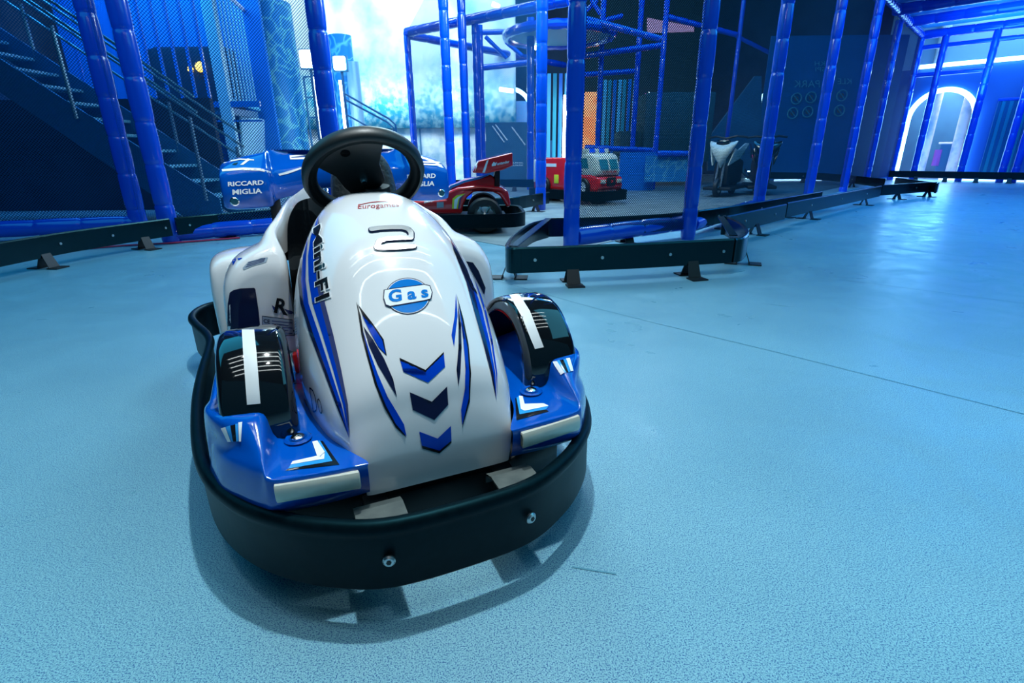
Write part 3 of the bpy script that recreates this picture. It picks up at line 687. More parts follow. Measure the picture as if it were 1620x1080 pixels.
# frames behind the netting (dark)
fl_ = [((945, 30), (945, 235), 13, .06, 'thin dark upright behind the netting, above the fire engine at left'), ((1005, 60), (1000, 240), 13, .06, 'thin dark upright behind the netting, above the fire engine at right'), ((1045, 60), (1032, 300), 12, .055, 'thin upright left of the second net wall post'), ((1165, 60), (1150, 220), 14, .05, 'thin upright above the white scooter')]
for (q1, q2, y, r, lb) in fl_:
    b = Y(*q2, y); padded('padded_post', (b.x, y, 0), (b.x, y, 4.2), lb, 'post', r=r)
for q1, q2, y, lb in (((925, 88), (1045, 72), 12.5, 'dark cross beam high behind the netting'), ((925, 30), (1045, 62), 11.5, 'blue cross beam sloping down at the top behind the netting'), ((925, 118), (1010, 112), 14.5, 'lower dark cross beam above the hanging strips'), ((925, 233), (1040, 238), 12.6, 'dark horizontal ledge rail above the fire engine'),
                      ((1050, 25), (1165, 55), 14, 'beaded blue beam at the top between second and third posts'), ((1040, 243), (1095, 243), 11.4, 'rail on top of the pale blue reef panel')):
    a, b = Y(*q1, y), Y(*q2, y); padded('padded_crossbar', a, b, lb, 'padded bar', r=.06, seg=.3)
tag(MB().box((2.70, 11.7, .38), (.75, .06, .80)).build('blue_partition', M['pad2']), 'plain blue panel right behind the fire engine', 'panel')
tag(MB().box((3.30, 11.5, .45), (.95, .06, .52)).build('reef_partition', M['water_print2']), 'pale blue panel with a coral reef print', 'panel')
# dark stacked blocks
tag(MB().box((3.9, 13.5, 1.3), (1.6, 1.0, 1.5)).box((3.0, 13.6, .9), (.8, .8, .7)).build('foam_blocks', mat('dark_teal_foam', (.01, .06, .08), .7), bevel=.05), 'dark teal block pile behind the second net wall post', 'foam blocks')
# slanted slide panel behind the scooter
tag(MB().prism([Y(1120, 220, 15), Y(1195, 120, 15), Y(1205, 120, 15), Y(1205, 270, 15), Y(1120, 270, 15)], (0, .1, 0)).build('slide_side', M['teal_wall']), 'slanted teal slide side behind the white scooter', 'slide')
# arch behind third post
a_ = []
for k_ in range(15):
    t = math.pi/2*k_/14; a_.append(Y(1219-18*math.sin(t)*1.0+0, 135+40*(1-math.cos(t)), 16))
a_ = [Y(1222, 138, 16), Y(1213, 143, 16), Y(1206, 156, 16), Y(1203, 172, 16), Y(1199, 215, 16), V(Y(1199, 215, 16).x-.15, 16, 0)]
tag(MB().tube(crom(a_, 4), .05, 8).build('neon_arch', M['neon']), 'left half of a glowing arch beside the third net wall post', 'neon light')
# wall with mirrored lettering
lw = thing('lettered_wall', (8.4, 15.0, 0), 0, 'deep blue wall panel with faint mirrored lettering and round prohibition signs', 'sign wall')
M['dim_letter'] = mat('dim_letter', (.10, .42, .52), .5); M['dim_ring'] = mat('dim_ring', (.05, .32, .42), .5); M['dim_red'] = mat('dim_brown', (.12, .12, .14), .5)
p00 = Y(1222, 270, 15); MB().box((0, .03, 1.75), (3.5, .05, 3.5)).build('wall_panel', mat('deep_blue_panel', (.004, .13, .36), .4), lw)
def LWp(px, py): p = Y(px, py, 14.96); return p-lw.location
def mtext(t, x0, x1, y0, y1):     # reads mirrored in the hall: x0 is the right end
    text_flat('wall_lettering', t, [LWp(x0, y1), LWp(x1, y1), LWp(x1, y0), LWp(x0, y0)], M['dim_letter'], lw, bold=.0)
mtext('PARK', 1297, 1256, 127, 138); mtext('KLE', 1347, 1325, 124, 133); mtext('KH', 1305, 1289, 97, 104); mtext('SPI', 1306, 1290, 106, 113)
for px, py in ((1260, 156), (1283, 154), (1332, 151), (1254, 179), (1278, 177), (1328, 175)):
    c = LWp(px, py); ring = [c+V(.13*math.cos(t), 0, .13*math.sin(t)) for t in [2*math.pi*k/28 for k in range(28)]]
    o = MB().tube(ring, .017, 6, closed=True).build('sign_ring', M['dim_ring'], lw)
    MB().tube([c+V(-.09, 0, .09), c+V(.09, 0, -.09)], .012, 6).build('sign_bar', M['dim_ring'], o); MB().tube([c+V(0, .012, 0), c+V(0, .004, 0)], .06, 12).build('sign_figure', M['dim_red'], o)

for q1, q2, y, r, lb in (((748, 109), (852, 97), 14.2, .07, 'beaded blue beam level with the low platform behind the middle post'), ((768, 58), (802, 92), 14.6, .05, 'slanting strut left of the round platform'),
      ((800, 66), (826, 88), 14.8, .05, 'slanting strut under the round platform'), ((746, 52), (800, 50), 14.4, .06, 'short beaded beam left of the round platform'), ((905, 45), (985, 25), 13.5, .05, 'cross beam rising to the right behind the nearest post'),
      ((925, 20), (945, 0), 12.4, .04, 'thin slanting strut at the top right of the nearest post'), ((950, 22), (935, 0), 12.3, .04, 'second thin slanting strut at the top right of the nearest post'), ((1165, 57), (1240, 95), 15.5, .05, 'beaded blue beam at the top behind the third post')):
    a, b = Y(*q1, y), Y(*q2, y); padded('padded_crossbar', a, b, lb, 'padded bar', r=r, seg=.25)
tag(MB().prism([Y(1024, 28, 17.86), Y(1098, 42, 17.86), Y(1098, 50, 17.86), Y(1024, 52, 17.86)], (0, .03, 0)).build('lit_window', mat('lilac_window', (.3, .25, .4), .4, emit=(.65, .42, .75), es=.55)), 'small lilac lit opening high behind the netting', 'window')
tag(MB().box((.35, 14.9, .42), (.9, .05, .84)).build('kick_partition', M['pad2']), 'low bright blue panel right of the striped display board', 'partition')
sq('wall_inner', [(2.0, 17.9, 0), (6.2, 17.9, 0), (6.2, 17.9, 6.8), (2.0, 17.9, 6.8)], M['ceil'], th=(0, .1, 0))

tag(MB().tube([C7+D2*1.0+N2*.35+V(0, 0, .03), C7+D2*5+N2*.35+V(0, 0, .03)], .022, 8).build('floor_light', M['floor_glow']), 'thin white light line on the floor behind the barrier under the glowing arch', 'light line')
a, b = Y(1225, 284, 14.6), Y(1300, 285, 14.6)
tag(MB().tube([V(a.x, 14.6, .03), V(b.x, 14.6, .03)], .022, 8).build('floor_light', M['floor_glow']), 'thin white light line on the floor at the foot of the lettered wall', 'light line')

# ================================================================== the white and blue kart
BO = 1.6
kart = thing('racing_kart', KW(0, BO, 0), TH, 'white and blue child-size bumper kart with number 2 on its nose, in the foreground', 'kart')
def K(a, b, z): return Vector((a, b-BO, z))
def mir(rows, s, sh=0.): return [[Vector((p[0]*s+sh, p[1]-BO, p[2])) for p in r] for r in rows]

# bumper ring
half = [(0, .752), (.14, .762), (.24, .808), (.315, .866), (.375, .935), (.425, 1.03), (.458, 1.14), (.482, 1.29), (.50, 1.48), (.507, 1.66),
        (.508, 1.83), (.512, 1.97), (.535, 2.08), (.575, 2.20), (.605, 2.32), (.595, 2.43), (.54, 2.51), (.40, 2.545), (.2, 2.55), (0, 2.55)]
path = [(a, b) for a, b in half] + [(-a, b) for a, b in half[-2:0:-1]]
path = [p.to_2d() for p in crom([(a, b-BO, 0) for a, b in path], 5, True)]
prof = [(-.004, .078), (0, .084), (0, .19), (.004, .200), (.008, .209), (.006, .219), (-.001, .2255), (-.010, .2265), (-.018, .222), (-.021, .213), (-.017, .203), (-.013, .195), (-.013, .084)]
cc = sum(((path[i-1].x*path[i].y-path[i].x*path[i-1].y) for i in range(len(path))))
if cc < 0: path.reverse()
MB().grid(sweep(path, prof), True, True).build('bumper', M['rubber'], kart, smooth=True, angle=50)
bumper_path = path
# bolts
for a, b, nx, ny in [(-.138, .757, -.3, -1), (.137, .757, .3, -1), (.49, 1.33, 1, -.1), (-.49, 1.33, -1, -.1)]:
    d = Vector((nx, ny, 0)).normalized(); p = K(a, b, .148)
    bb = MB(); bb.tube([p, p+d*.003, p+d*.0065], [.0115, .0115, .0085], 20); o = bb.build('bumper_bolt', M['steel'], kart, smooth=True)
    h = MB(); h.tube([p+d*.0066, p+d*.0075], .0048, 6); h.build('bolt_socket', M['dark'], o)
# brackets
for s in (-1, 1):
    br = [[V(s*(.135+x), b, z) for x in (-.045, .045)] for b, z in ((.785, .194), (.80, .200), (.845, .200), (.872, .190), (.876, .17))]
    MB().grid(mir(br, 1)).grid(mir([[p-V(0, 0, .005) for p in r] for r in br], 1)).build('bumper_bracket', M['grey'], kart)
# chassis
ch = MB(); ch.prism([K(a, b, .085) for a, b in [(-.12, .90), (.12, .90), (.33, 1.0), (.37, 1.15), (.40, 1.45), (.38, 2.3), (.3, 2.4), (-.3, 2.4), (-.38, 2.3), (-.40, 1.45), (-.37, 1.15), (-.33, 1.0)]], (0, 0, .09))
for s in (-1, 1): ch.box(K(s*.135, .855, .135), (.05, .14, .09))
ch.build('chassis', M['dark'], kart, bevel=.008)
# wheels
def wheel(name, c, r, wd, par, rimm=None, tyre=None, rot=None):
    t = lathe([(r*.62, -wd/2), (r*.9, -wd/2), (r, -wd*.36), (r, wd*.36), (r*.9, wd/2), (r*.62, wd/2), (r*.58, wd*.3), (r*.58, -wd*.3), (r*.62, -wd/2)], 32, c, 'X')
    o = t.build(name, tyre or M['dark'], par, smooth=True)
    h = lathe([(0, wd*.42), (r*.14, wd*.42), (r*.2, wd*.28), (r*.5, wd*.3), (r*.62, wd*.48), (r*.62, -wd*.48), (r*.5, -wd*.3), (r*.2, -wd*.28), (0, -wd*.42)], 24, c, 'X')
    for k in range(6):
        a = math.pi*k/3
        for sd in (-1, 1): h.tube([Vector(c)+V(sd*wd*.36, .2*r*math.cos(a), .2*r*math.sin(a)), Vector(c)+V(sd*wd*.40, .56*r*math.cos(a), .56*r*math.sin(a))], r*.06, 6)
    h.build('wheel_hub', rimm or M['steel'], o, smooth=True)
    return o
for s in (-1, 1):
    wheel('front_wheel', K(s*.315, 1.2, .105), .105, .08, kart)
    wheel('rear_wheel', K(s*.35, 2.08, .13), .13, .12, kart)

# front fairing (blue deck with headlight face and raised outer horn)
R_ = [
 [(.145, .875, .215), (.22, .872, .215), (.300, .880, .215), (.335, .905, .212), (.372, .950, .21), (.405, 1.0, .205), (.425, 1.06, .20), (.425, 1.06, .17)],
 [(.145, .862, .235), (.22, .860, .235), (.302, .868, .235), (.332, .892, .235), (.368, .938, .235), (.402, .992, .235), (.424, 1.055, .235), (.428, 1.06, .18)],
 [(.145, .857, .281), (.22, .857, .284), (.304, .865, .287), (.322, .885, .292), (.352, .925, .292), (.388, .98, .285), (.416, 1.045, .27), (.430, 1.06, .18)],
 [(.145, .868, .288), (.22, .868, .290), (.303, .877, .294), (.318, .905, .318), (.344, .942, .320), (.380, .99, .310), (.412, 1.055, .290), (.431, 1.07, .18)],
 [(.18, .930, .292), (.24, .935, .295), (.296, .940, .300), (.314, .950, .342), (.344, .965, .347), (.385, 1.0, .340), (.416, 1.06, .312), (.432, 1.09, .18)],
 [(.20, 1.00, .295), (.25, 1.00, .298), (.292, 1.005, .304), (.309, .990, .357), (.345, .990, .362), (.392, 1.015, .356), (.420, 1.08, .325), (.433, 1.12, .18)],
 [(.215, 1.06, .298), (.25, 1.06, .300), (.285, 1.06, .305), (.308, 1.02, .352), (.345, 1.02, .360), (.396, 1.045, .358), (.423, 1.12, .330), (.434, 1.16, .18)],
 [(.235, 1.15, .302), (.255, 1.15, .304), (.28, 1.15, .308), (.305, 1.15, .320), (.345, 1.15, .330), (.392, 1.15, .335), (.420, 1.18, .325), (.436, 1.22, .18)],
 [(.22, 1.30, .285), (.255, 1.30, .285), (.28, 1.30, .29), (.305, 1.30, .31), (.345, 1.30, .32), (.395, 1.30, .33), (.422, 1.32, .325), (.438, 1.34, .18)],
 [(.22, 1.46, .26), (.255, 1.46, .262), (.28, 1.46, .27), (.305, 1.46, .29), (.345, 1.46, .31), (.395, 1.46, .33), (.422, 1.46, .325), (.438, 1.47, .18)],
 [(.22, 1.60, .26), (.255, 1.60, .262), (.28, 1.60, .27), (.305, 1.60, .29), (.345, 1.60, .31), (.39, 1.60, .33), (.418, 1.60, .325), (.436, 1.60, .18)]]
fair = []
for s in (-1, 1):
    fair.append(MB().grid(refine(mir(R_, s), 4, 4)).build('front_fairing', M['blue'], kart, smooth=True, angle=60))
    # headlight strip
    ls = MB(); p0, p1 = K(s*.163, .852, .263), K(s*.302, .862, .268)
    d = (p1-p0).normalized(); fr = V(0, -1, 0)
    rows = [[p0+(p1-p0)*t + fr*x + V(0, 0, z) for x, z in [(-.004, -.017), (.006, -.017), (.0085, -.008), (.0085, .008), (.006, .017), (-.004, .017)]] for t in (0, .03, .97, 1)]
    rows = [[p0*(1-t)+p1*t+fr*x*k_+V(0, 0, z*k_) for x, z in [(-.004, -.017), (.005, -.017), (.0085, -.009), (.0085, .009), (.005, .017), (-.004, .017)]] for t, k_ in ((-.01, .8), (0, 1), (1, 1), (1.01, .8))]
    ls.grid(rows, False, True).build('light_strip', M['ivory'], kart, smooth=True, angle=50)
    # recessed deck bolt
    c = K(s*.252-.004, .985, .3)
    rc = lathe([(.026, .000), (.022, .0035), (.017, .002), (.014, -.002)], 24, c).build('bolt_recess', M['blue'], kart, smooth=True)
    lathe([(.013, .001), (.0125, .004), (.008, .0075), (0, .0085)], 20, c).build('dome_bolt', M['chrome'], rc, smooth=True)

# nose hood
cen = [(.888, .196), (.886, .235), (.890, .285), (.904, .350), (.932, .425), (1.035, .548), (1.130, .644), (1.255, .697), (1.345, .722), (1.395, .728)]
edg = [(.152, .895, .200), (.156, .890, .235), (.162, .893, .265), (.182, .935, .272), (.205, .995, .278), (.231, 1.12, .285), (.237, 1.24, .29), (.232, 1.36, .33), (.190, 1.44, .45), (.150, 1.48, .56)]
ns = [7, 5.0, 4.0, 3.3, 2.9, 2.6, 2.6, 2.7, 2.8, 2.8]
rows = []
for (cb, cz), (ea, eb, ez), n in zip(cen, edg, ns):
    r = []
    for k_ in range(-12, 13):
        t = math.pi/2*k_/12; sn = abs(math.sin(t))**(2/n)*(1 if t >= 0 else -1); cs = 1-abs(math.cos(t))**(2/n)
        r.append(V(ea*sn*(.962 if cz > .33 else .985)-.008*min(1, max(0, (cz-.25)/.2)), cb+(eb-cb)*cs-BO, cz+(ez-cz)*cs))
    rows.append(r)
rows = refine(rows, 6, 2)
lip = [[p+V(0, .012, -.012) for p in rows[-1]], [V(p.x*.93, p.y+.004, p.z-.03) for p in rows[-1]]]
hood = MB().grid(rows+lip).build('nose_hood', M['white'], kart, smooth=True, angle=60)
# dark dashboard behind the hood
dr = [[K(a, 1.40+.0*a, z) for a in (-.15, 0, .15)] for z in (.28, .66)]
MB().grid([[K(-.17, 1.44, .25), K(0, 1.42, .25), K(.17, 1.44, .25)], [K(-.15, 1.44, .54), K(0, 1.40, .60), K(.15, 1.44, .54)], [K(-.10, 1.42, .60), K(0, 1.40, .70), K(.10, 1.42, .60)]]).build('dashboard', M['dark'], kart)

# black wheel arches
arch_p = [(.998, .25), (.998, .30), (1.0, .345), (1.014, .393), (1.047, .436), (1.095, .466), (1.16, .476), (1.23, .462), (1.29, .425), (1.33, .37), (1.345, .29)]
arches = []
for s in (-1, 1):
    rows = []
    ap = crom([(0, b, z) for b, z in arch_p], 4)
    for i, p in enumerate(ap):
        d = (ap[min(i+1, len(ap)-1)]-ap[max(i-1, 0)]).normalized(); nn = V(0, -d.z, d.y)
        low = max(0, (.42-p.z)/.17) if p.y < 1.16 else 0
        i0, o0 = .252-.002*low, .380+.010*min(low, 1)
        sec = [(i0-.002, -.034), (i0-.001, -.024), (i0, -.015), (i0+.006, -.004), (i0+.016, 0), ((i0+o0)/2, .004), (o0-.018, 0), (o0-.007, -.004), (o0, -.015), (o0+.002, -.024), (o0+.003, -.034)]
        rows.append([K(s*a, p.y, p.z)+nn*h for a, h in sec])
    o = MB().grid(rows).build('wheel_arch', M['black_gloss'], kart, smooth=True, angle=60)
    o.modifiers.new('thick', 'SOLIDIFY').thickness = .004; arches.append(o)

# white side pods and rising cockpit surround
secs = {
 1.475: [(.398, .20), (.400, .33), (.392, .45), (.362, .52), (.31, .545), (.27, .552), (.235, .55), (.222, .54), (.215, .50), (.215, .30)],
 1.50: [(.408, .20), (.410, .36), (.400, .485), (.366, .548), (.312, .574), (.272, .585), (.240, .590), (.222, .582), (.210, .56), (.208, .50)],
 1.56: [(.412, .20), (.414, .37), (.404, .495), (.370, .556), (.315, .580), (.274, .594), (.252, .620), (.236, .628), (.224, .612), (.221, .55)],
 1.64: [(.414, .20), (.416, .37), (.406, .495), (.370, .552), (.312, .575), (.268, .592), (.234, .638), (.215, .654), (.202, .640), (.200, .56)],
 1.78: [(.414, .20), (.416, .37), (.404, .485), (.366, .535), (.310, .560), (.255, .580), (.216, .640), (.192, .676), (.178, .666), (.174, .58)],
 1.95: [(.400, .20), (.402, .37), (.390, .470), (.352, .515), (.300, .540), (.235, .560), (.196, .640), (.164, .684), (.148, .680), (.142, .60)],
 2.12: [(.36, .20), (.36, .37), (.350, .450), (.315, .490), (.270, .520), (.215, .545), (.170, .62), (.115, .680), (.06, .69), (.06, .30)],
 2.22: [(.30, .20), (.30, .36), (.290, .42), (.265, .45), (.230, .48), (.195, .52), (.150, .57), (.100, .60), (.0, .61), (.0, .30)]}
pods = []
for s in (-1, 1):
    rows = [[(a-.03*min(1, max(0, (a-.27)/.1)), b, z) for a, z in sec] for b, sec in secs.items()]
    first = rows[0]; mid = [(.31+(a-.31)*.80, 1.470, .38+(z-.38)*.85) for a, b, z in first]; mid2 = [(.31+(a-.31)*.1, 1.470, .36+(z-.36)*.1) for a, b, z in first]
    rr = refine(mir(rows, s, -.014), 4, 3)
    caps = refine(mir([mid2, mid], s, -.014), 1, 3)
    pods.append(MB().grid(caps[:2]+rr).build('body_shell', M['white'], kart, smooth=True, angle=50))
    # rear wheel fender
    fr_ = [[(.30, 1.84, .30), (.35, 1.84, .30), (.40, 1.84, .30), (.40, 1.84, .28), (.40, 1.84, .26), (.40, 1.84, .24)],
           [(.24, 1.845, .46), (.35, 1.842, .475), (.412, 1.842, .455), (.430, 1.842, .41), (.434, 1.842, .33), (.434, 1.842, .20)],
           [(.22, 1.88, .52), (.35, 1.88, .522), (.425, 1.88, .498), (.444, 1.88, .44), (.448, 1.88, .33), (.448, 1.88, .20)],
           [(.22, 2.02, .52), (.35, 2.02, .522), (.430, 2.02, .50), (.452, 2.02, .44), (.456, 2.02, .33), (.456, 2.02, .20)],
           [(.22, 2.22, .47), (.35, 2.22, .47), (.425, 2.22, .45), (.446, 2.22, .40), (.452, 2.22, .30), (.452, 2.22, .20)],
           [(.22, 2.30, .30), (.35, 2.31, .30), (.415, 2.30, .30), (.430, 2.30, .28), (.430, 2.30, .24), (.430, 2.30, .20)]]
    pods.append(MB().grid(refine(mir(fr_, s, -.012), 5, 5)).build('rear_fender', M['white'], kart, smooth=True, angle=50))
tb = [(-.224, 1.34, .44), (-.221, 1.45, .535), (-.214, 1.55, .60), (-.202, 1.66, .640), (-.178, 1.80, .664), (-.15, 1.90, .676), (-.09, 1.95, .682), (0, 1.965, .682)]
tb = tb+[(-a, b, z) for a, b, z in tb[-2::-1]]
MB().grid(refine([[K(a, b, z0 if z0 else z) for z0 in (.26, .45, 0)] for a, b, z in tb], 4, 1)).build('cockpit_liner', M['black_gloss'], kart, smooth=True)
MB().box(K(0, 1.74, .36), (.38, .54, .26)).build('cockpit_floor', M['dark'], kart, bevel=.02)
# seat back
sr = []
for z, hw, b in [(.38, .10, 1.62), (.50, .10, 1.63), (.62, .10, 1.65), (.72, .095, 1.665), (.785, .082, 1.675), (.82, .055, 1.68), (.828, .02, 1.682)]:
    sr.append([K(hw*x+.022, b+y, z) for x, y in [(-1, .02), (-.9, -.02), (-.55, -.035), (0, -.03), (.55, -.035), (.9, -.02), (1, .02), (.8, .06), (0, .07), (-.8, .06)]])
MB().grid(refine(sr, 3, 3, False, True), False, True).build('seat_back', M['seat'], kart, smooth=True, angle=60)
# steering wheel
wc = K(0, 1.492, .764); wu = V(1, 0, 0); wv = V(0, -.73, .683).normalized(); wn = wu.cross(wv).normalized()
if wn.y > 0: wn = -wn       # wn points to the front and down
def WP(u, v, h=0): return wc + wu*u + wv*v + wn*h
rows = []
sec = [(-.002, -.024), (.011, -.021), (.018, -.009), (.019, .008), (.014, .018), (.005, .021), (.001, .014), (-.004, .013), (-.013, .012), (-.019, .002), (-.015, -.014)]
for k_ in range(72):
    t = 2*math.pi*k_/72; rows.append([WP((.140+r)*math.cos(t), (.140+r)*math.sin(t), h) for r, h in sec])
sw = MB().grid(rows, True, True).build('steering_wheel', M['wheel_rim'], kart, smooth=True, angle=60)
fan = [WP(.132*math.cos(math.radians(t)), .132*math.sin(math.radians(t)), .002) for t in range(72, 167, 5)]
fan += [WP(-.075, .0, .002), WP(-.052, -.045, .002), WP(-.03, -.075, .002), WP(.03, -.075, .002), WP(.055, -.02, .002), WP(.035, .045, .002)]
MB().prism(fan, -wn*.010).build('spoke_plate', M['wheel_rim'], sw, bevel=.002)
low = [WP(.132*math.cos(math.radians(t)), .132*math.sin(math.radians(t)), .002) for t in range(255, 286, 5)]
MB().prism(low+[WP(.03, -.05, .002), WP(-.03, -.05, .002)], -wn*.010).build('lower_spoke', M['wheel_rim'], sw, bevel=.002)
MB().tube([WP(-.052, .085, .001), WP(-.052, .085, .0035)], .012, 20).build('spoke_hole', M['black_gloss'], sw)
MB().tube([WP(-.004, -.012, 0), WP(-.004, -.012, .008), WP(-.004, -.012, .014)], [.0095, .0095, .006], 16).build('hub_bolt', M['chrome'], sw, smooth=True)
MB().tube([WP(.035, -.045, .001), WP(.038, -.07, .02), WP(.03, -.10, .06), WP(.0, -.13, .12)], [.034, .036, .036, .03], 20).build('steering_column', M['dark'], kart, smooth=True)
# pedals
for s in (-1, 1):
    MB().box(K(s*.268, 1.40, .30), (.030, .03, .075)).build('pedal_bumper', M['red2'], kart, bevel=.006)
    MB().box(K(s*.236, 1.43, .292), (.022, .03, .055)).build('pedal_bumper', M['red2'], kart, bevel=.006)
# spoiler
def fr3(b0, zl, zf, zt): return [(b0, zl), (b0-.006, zf), (b0+.018, zf+.022), (b0+.07, zt-.008), (2.12, zt), (2.20, zt-.01), (2.22, zt-.05), (2.20, zl+.02), (2.12, zl+.005)]
sp = [(-.384, fr3(2.01, .665, .735, .768)), (-.378, fr3(1.99, .655, .745, .790)), (-.33, fr3(1.985, .652, .756, .808)), (-.255, fr3(1.98, .655, .762, .824)), (-.236, fr3(1.99, .66, .762, .830)), (-.222, fr3(2.03, .672, .758, .833)),
      (-.165, fr3(2.06, .685, .762, .835)), (-.09, fr3(2.08, .702, .772, .833)), (0, fr3(2.085, .706, .774, .833))]
sp = sp + [(-a, q) for a, q in sp[-2::-1]]
rows = refine([[(a, b-BO, z) for b, z in q] for a, q in sp], 3, 3, False, True)
spm = MB().grid(rows, False, True); n_ = len(rows[0]); spm.f.append(tuple(range(n_))); k_ = (len(rows)-1)*n_; spm.f.append(tuple(range(k_, k_+n_)))
spo = spm.build('rear_spoiler', M['blue'], kart, smooth=True, angle=60)
for s in (-1, 1):
    MB().prism([K(s*.212, 2.03, .46), K(s*.212, 2.12, .46), K(s*.212, 2.14, .70), K(s*.212, 2.04, .70)], (s*.036, 0, 0)).build('spoiler_support', M['dark'], kart, bevel=.004)
    MB().tube([K(s*.350, 1.984, .676), K(s*.350, 1.975, .676), K(s*.350, 1.972, .676)], [.0145, .0145, .011], 20).build('spoiler_bolt', M['chrome'], spo, smooth=True)

# ---- stickers
SH = Surf([hood], kart)
def hs(name, m, *polys, off=.0012): return sticker(name, M[m], SH, kart, polys=list(polys), off=off)
hs('stripe_sticker', 's_navy', [(486, 374), (480, 405), (477, 443), (481, 480), (497, 530), (516, 583), (536, 640), (553, 693), (532, 640), (511, 583), (491, 530), (476, 480), (472, 443), (476, 405)])
hs('stripe_sticker', 's_blue', [(488, 374), (485, 405), (484, 443), (489, 480), (506, 530), (523, 583), (541, 640), (553, 693), (536, 640), (516, 583), (497, 530), (481, 480), (477, 443), (480, 405)])
hs('stripe_sticker', 's_blue', [(504, 343), (501, 375), (499, 405), (501, 443), (507, 480), (520, 530), (533, 583), (547, 640), (553, 693), (543, 640), (527, 583), (511, 530), (495, 480), (489, 443), (488, 405), (492, 375)])
hs('stripe_sticker', 's_slate', [(505, 343), (506, 375), (506, 405), (509, 443), (515, 480), (528, 530), (540, 583), (551, 640), (554, 693), (547, 640), (533, 583), (520, 530), (507, 480), (501, 443), (499, 405), (501, 375)])
q = [(497, 363), (501, 478), (523, 469), (508, 355)]
q2 = [(495.5, 361), (499.5, 480), (525, 470.5), (509.5, 353)]
text_st('name_outline', 'Mini-F1', q2, M['s_white'], SH, kart, bold=.055, off=.0022)
text_st('name_lettering', 'Mini-F1', q, M['s_black'], SH, kart, bold=.03, off=.0030)
# right side of hood
hs('stripe_sticker', 's_navy', [(711, 377), (724, 398), (738, 425), (747, 450), (756, 490), (769, 540), (780, 590), (785, 633), (776, 590), (763, 540), (749, 490), (737, 445), (724, 413)])
hs('stripe_sticker', 's_blue', [(744, 440), (752, 460), (762, 490), (774, 540), (783, 590), (785, 633), (780, 590), (769, 540), (756, 490)])
hs('stripe_sticker', 's_blue', [(750, 442), (760, 466), (768, 490), (779, 540), (786, 590), (786, 625), (784, 590), (776, 540), (765, 490)])
for i in range(5):
    x, y = 715+i*6.2, 392+i*13.; hs('lettering_edge', 's_black', [(x, y), (x+12, y+15), (x+15, y+23), (x+5, y+11)], off=.002)
# swooshes and chevrons
hs('swoosh_sticker', 's_black', [(564, 477), (571, 500), (575, 525), (582, 552), (593, 590), (606, 622), (624, 655), (643, 692), (626, 676), (608, 645), (593, 608), (581, 565), (572, 530)])
hs('swoosh_sticker', 's_blue', [(574, 522), (585, 556), (598, 592), (613, 627), (628, 652), (639, 671), (643, 690), (626, 670), (611, 642), (597, 608), (585, 567)], off=.0018)
hs('swoosh_sticker', 's_navy', [(575, 516), (590, 537), (608, 568), (622, 600), (628, 628), (613, 603), (598, 578), (584, 547)])
hs('swoosh_sticker', 's_black', [(566, 481), (590, 512), (607, 537), (612, 563), (599, 550), (585, 525)])
hs('swoosh_sticker', 's_blue', [(573, 499), (590, 516), (604.5, 538), (610, 560), (599, 549), (585, 524)], off=.0018)
hs('swoosh_sticker', 's_blue', [(721, 464), (723.5, 500), (718, 548), (714, 530), (719, 500)])
hs('swoosh_sticker', 's_navy', [(724, 480), (729, 515), (730, 550), (728, 590), (725, 611), (722, 585), (725, 550), (725, 515)])
hs('swoosh_sticker', 's_black', [(722, 466), (733, 505), (741, 545), (745, 590), (743, 635), (731, 677), (735, 640), (737, 600), (734, 550), (729, 500)])
hs('swoosh_sticker', 's_blue', [(725, 482), (732, 515), (739, 550), (742, 590), (741, 630), (731, 672), (729, 648), (735, 615), (736, 580), (732, 535)], off=.0018)
hs('chevron_sticker', 's_black', [(632, 566), (673, 585), (702, 556.5), (702, 560), (673, 589), (633, 571)])
hs('chevron_sticker', 's_blue', [(633, 570), (673, 588), (702, 560), (704, 580), (677, 605), (638, 588)])
hs('chevron_sticker', 's_navy', [(648, 620), (683, 635), (707, 611), (709, 640), (687, 664), (653, 648)])
hs('chevron_sticker', 's_black', [(663, 684), (692, 695), (713, 675), (714, 700), (695, 716.5), (668, 709)])
hs('chevron_sticker', 's_blue', [(663, 682), (692, 693), (713, 673), (714, 696), (695, 712), (667, 704)], off=.0018)
# fuel logo
hs('fuel_logo', 's_navy', ell(645, 468.5, 35.5, 29, 0), off=.001)
hs('fuel_logo', 's_white', ell(645, 468.5, 34.2, 27.7, 0), off=.0015)
hs('fuel_logo', 's_gas', ell(645, 468.5, 33, 26.6, 0), off=.002)
hs('fuel_logo_band', 's_navy', [(607, 459), (620, 456.6), (671, 450), (680, 452), (684, 463), (682, 474), (672, 477), (617, 486.5), (610, 484), (606, 472)], off=.0025)
hs('fuel_logo_band', 's_white', [(608.5, 460), (620, 458), (671, 451.5), (679, 453.5), (682.5, 463), (680.5, 473), (671, 475.5), (617, 484.8), (611, 482.5), (607.5, 472)], off=.003)
text_st('fuel_lettering', 'G a s', [(615, 480), (678, 471), (675, 453), (614, 460)], M['s_gas'], SH, kart, bold=.035, off=.0036)
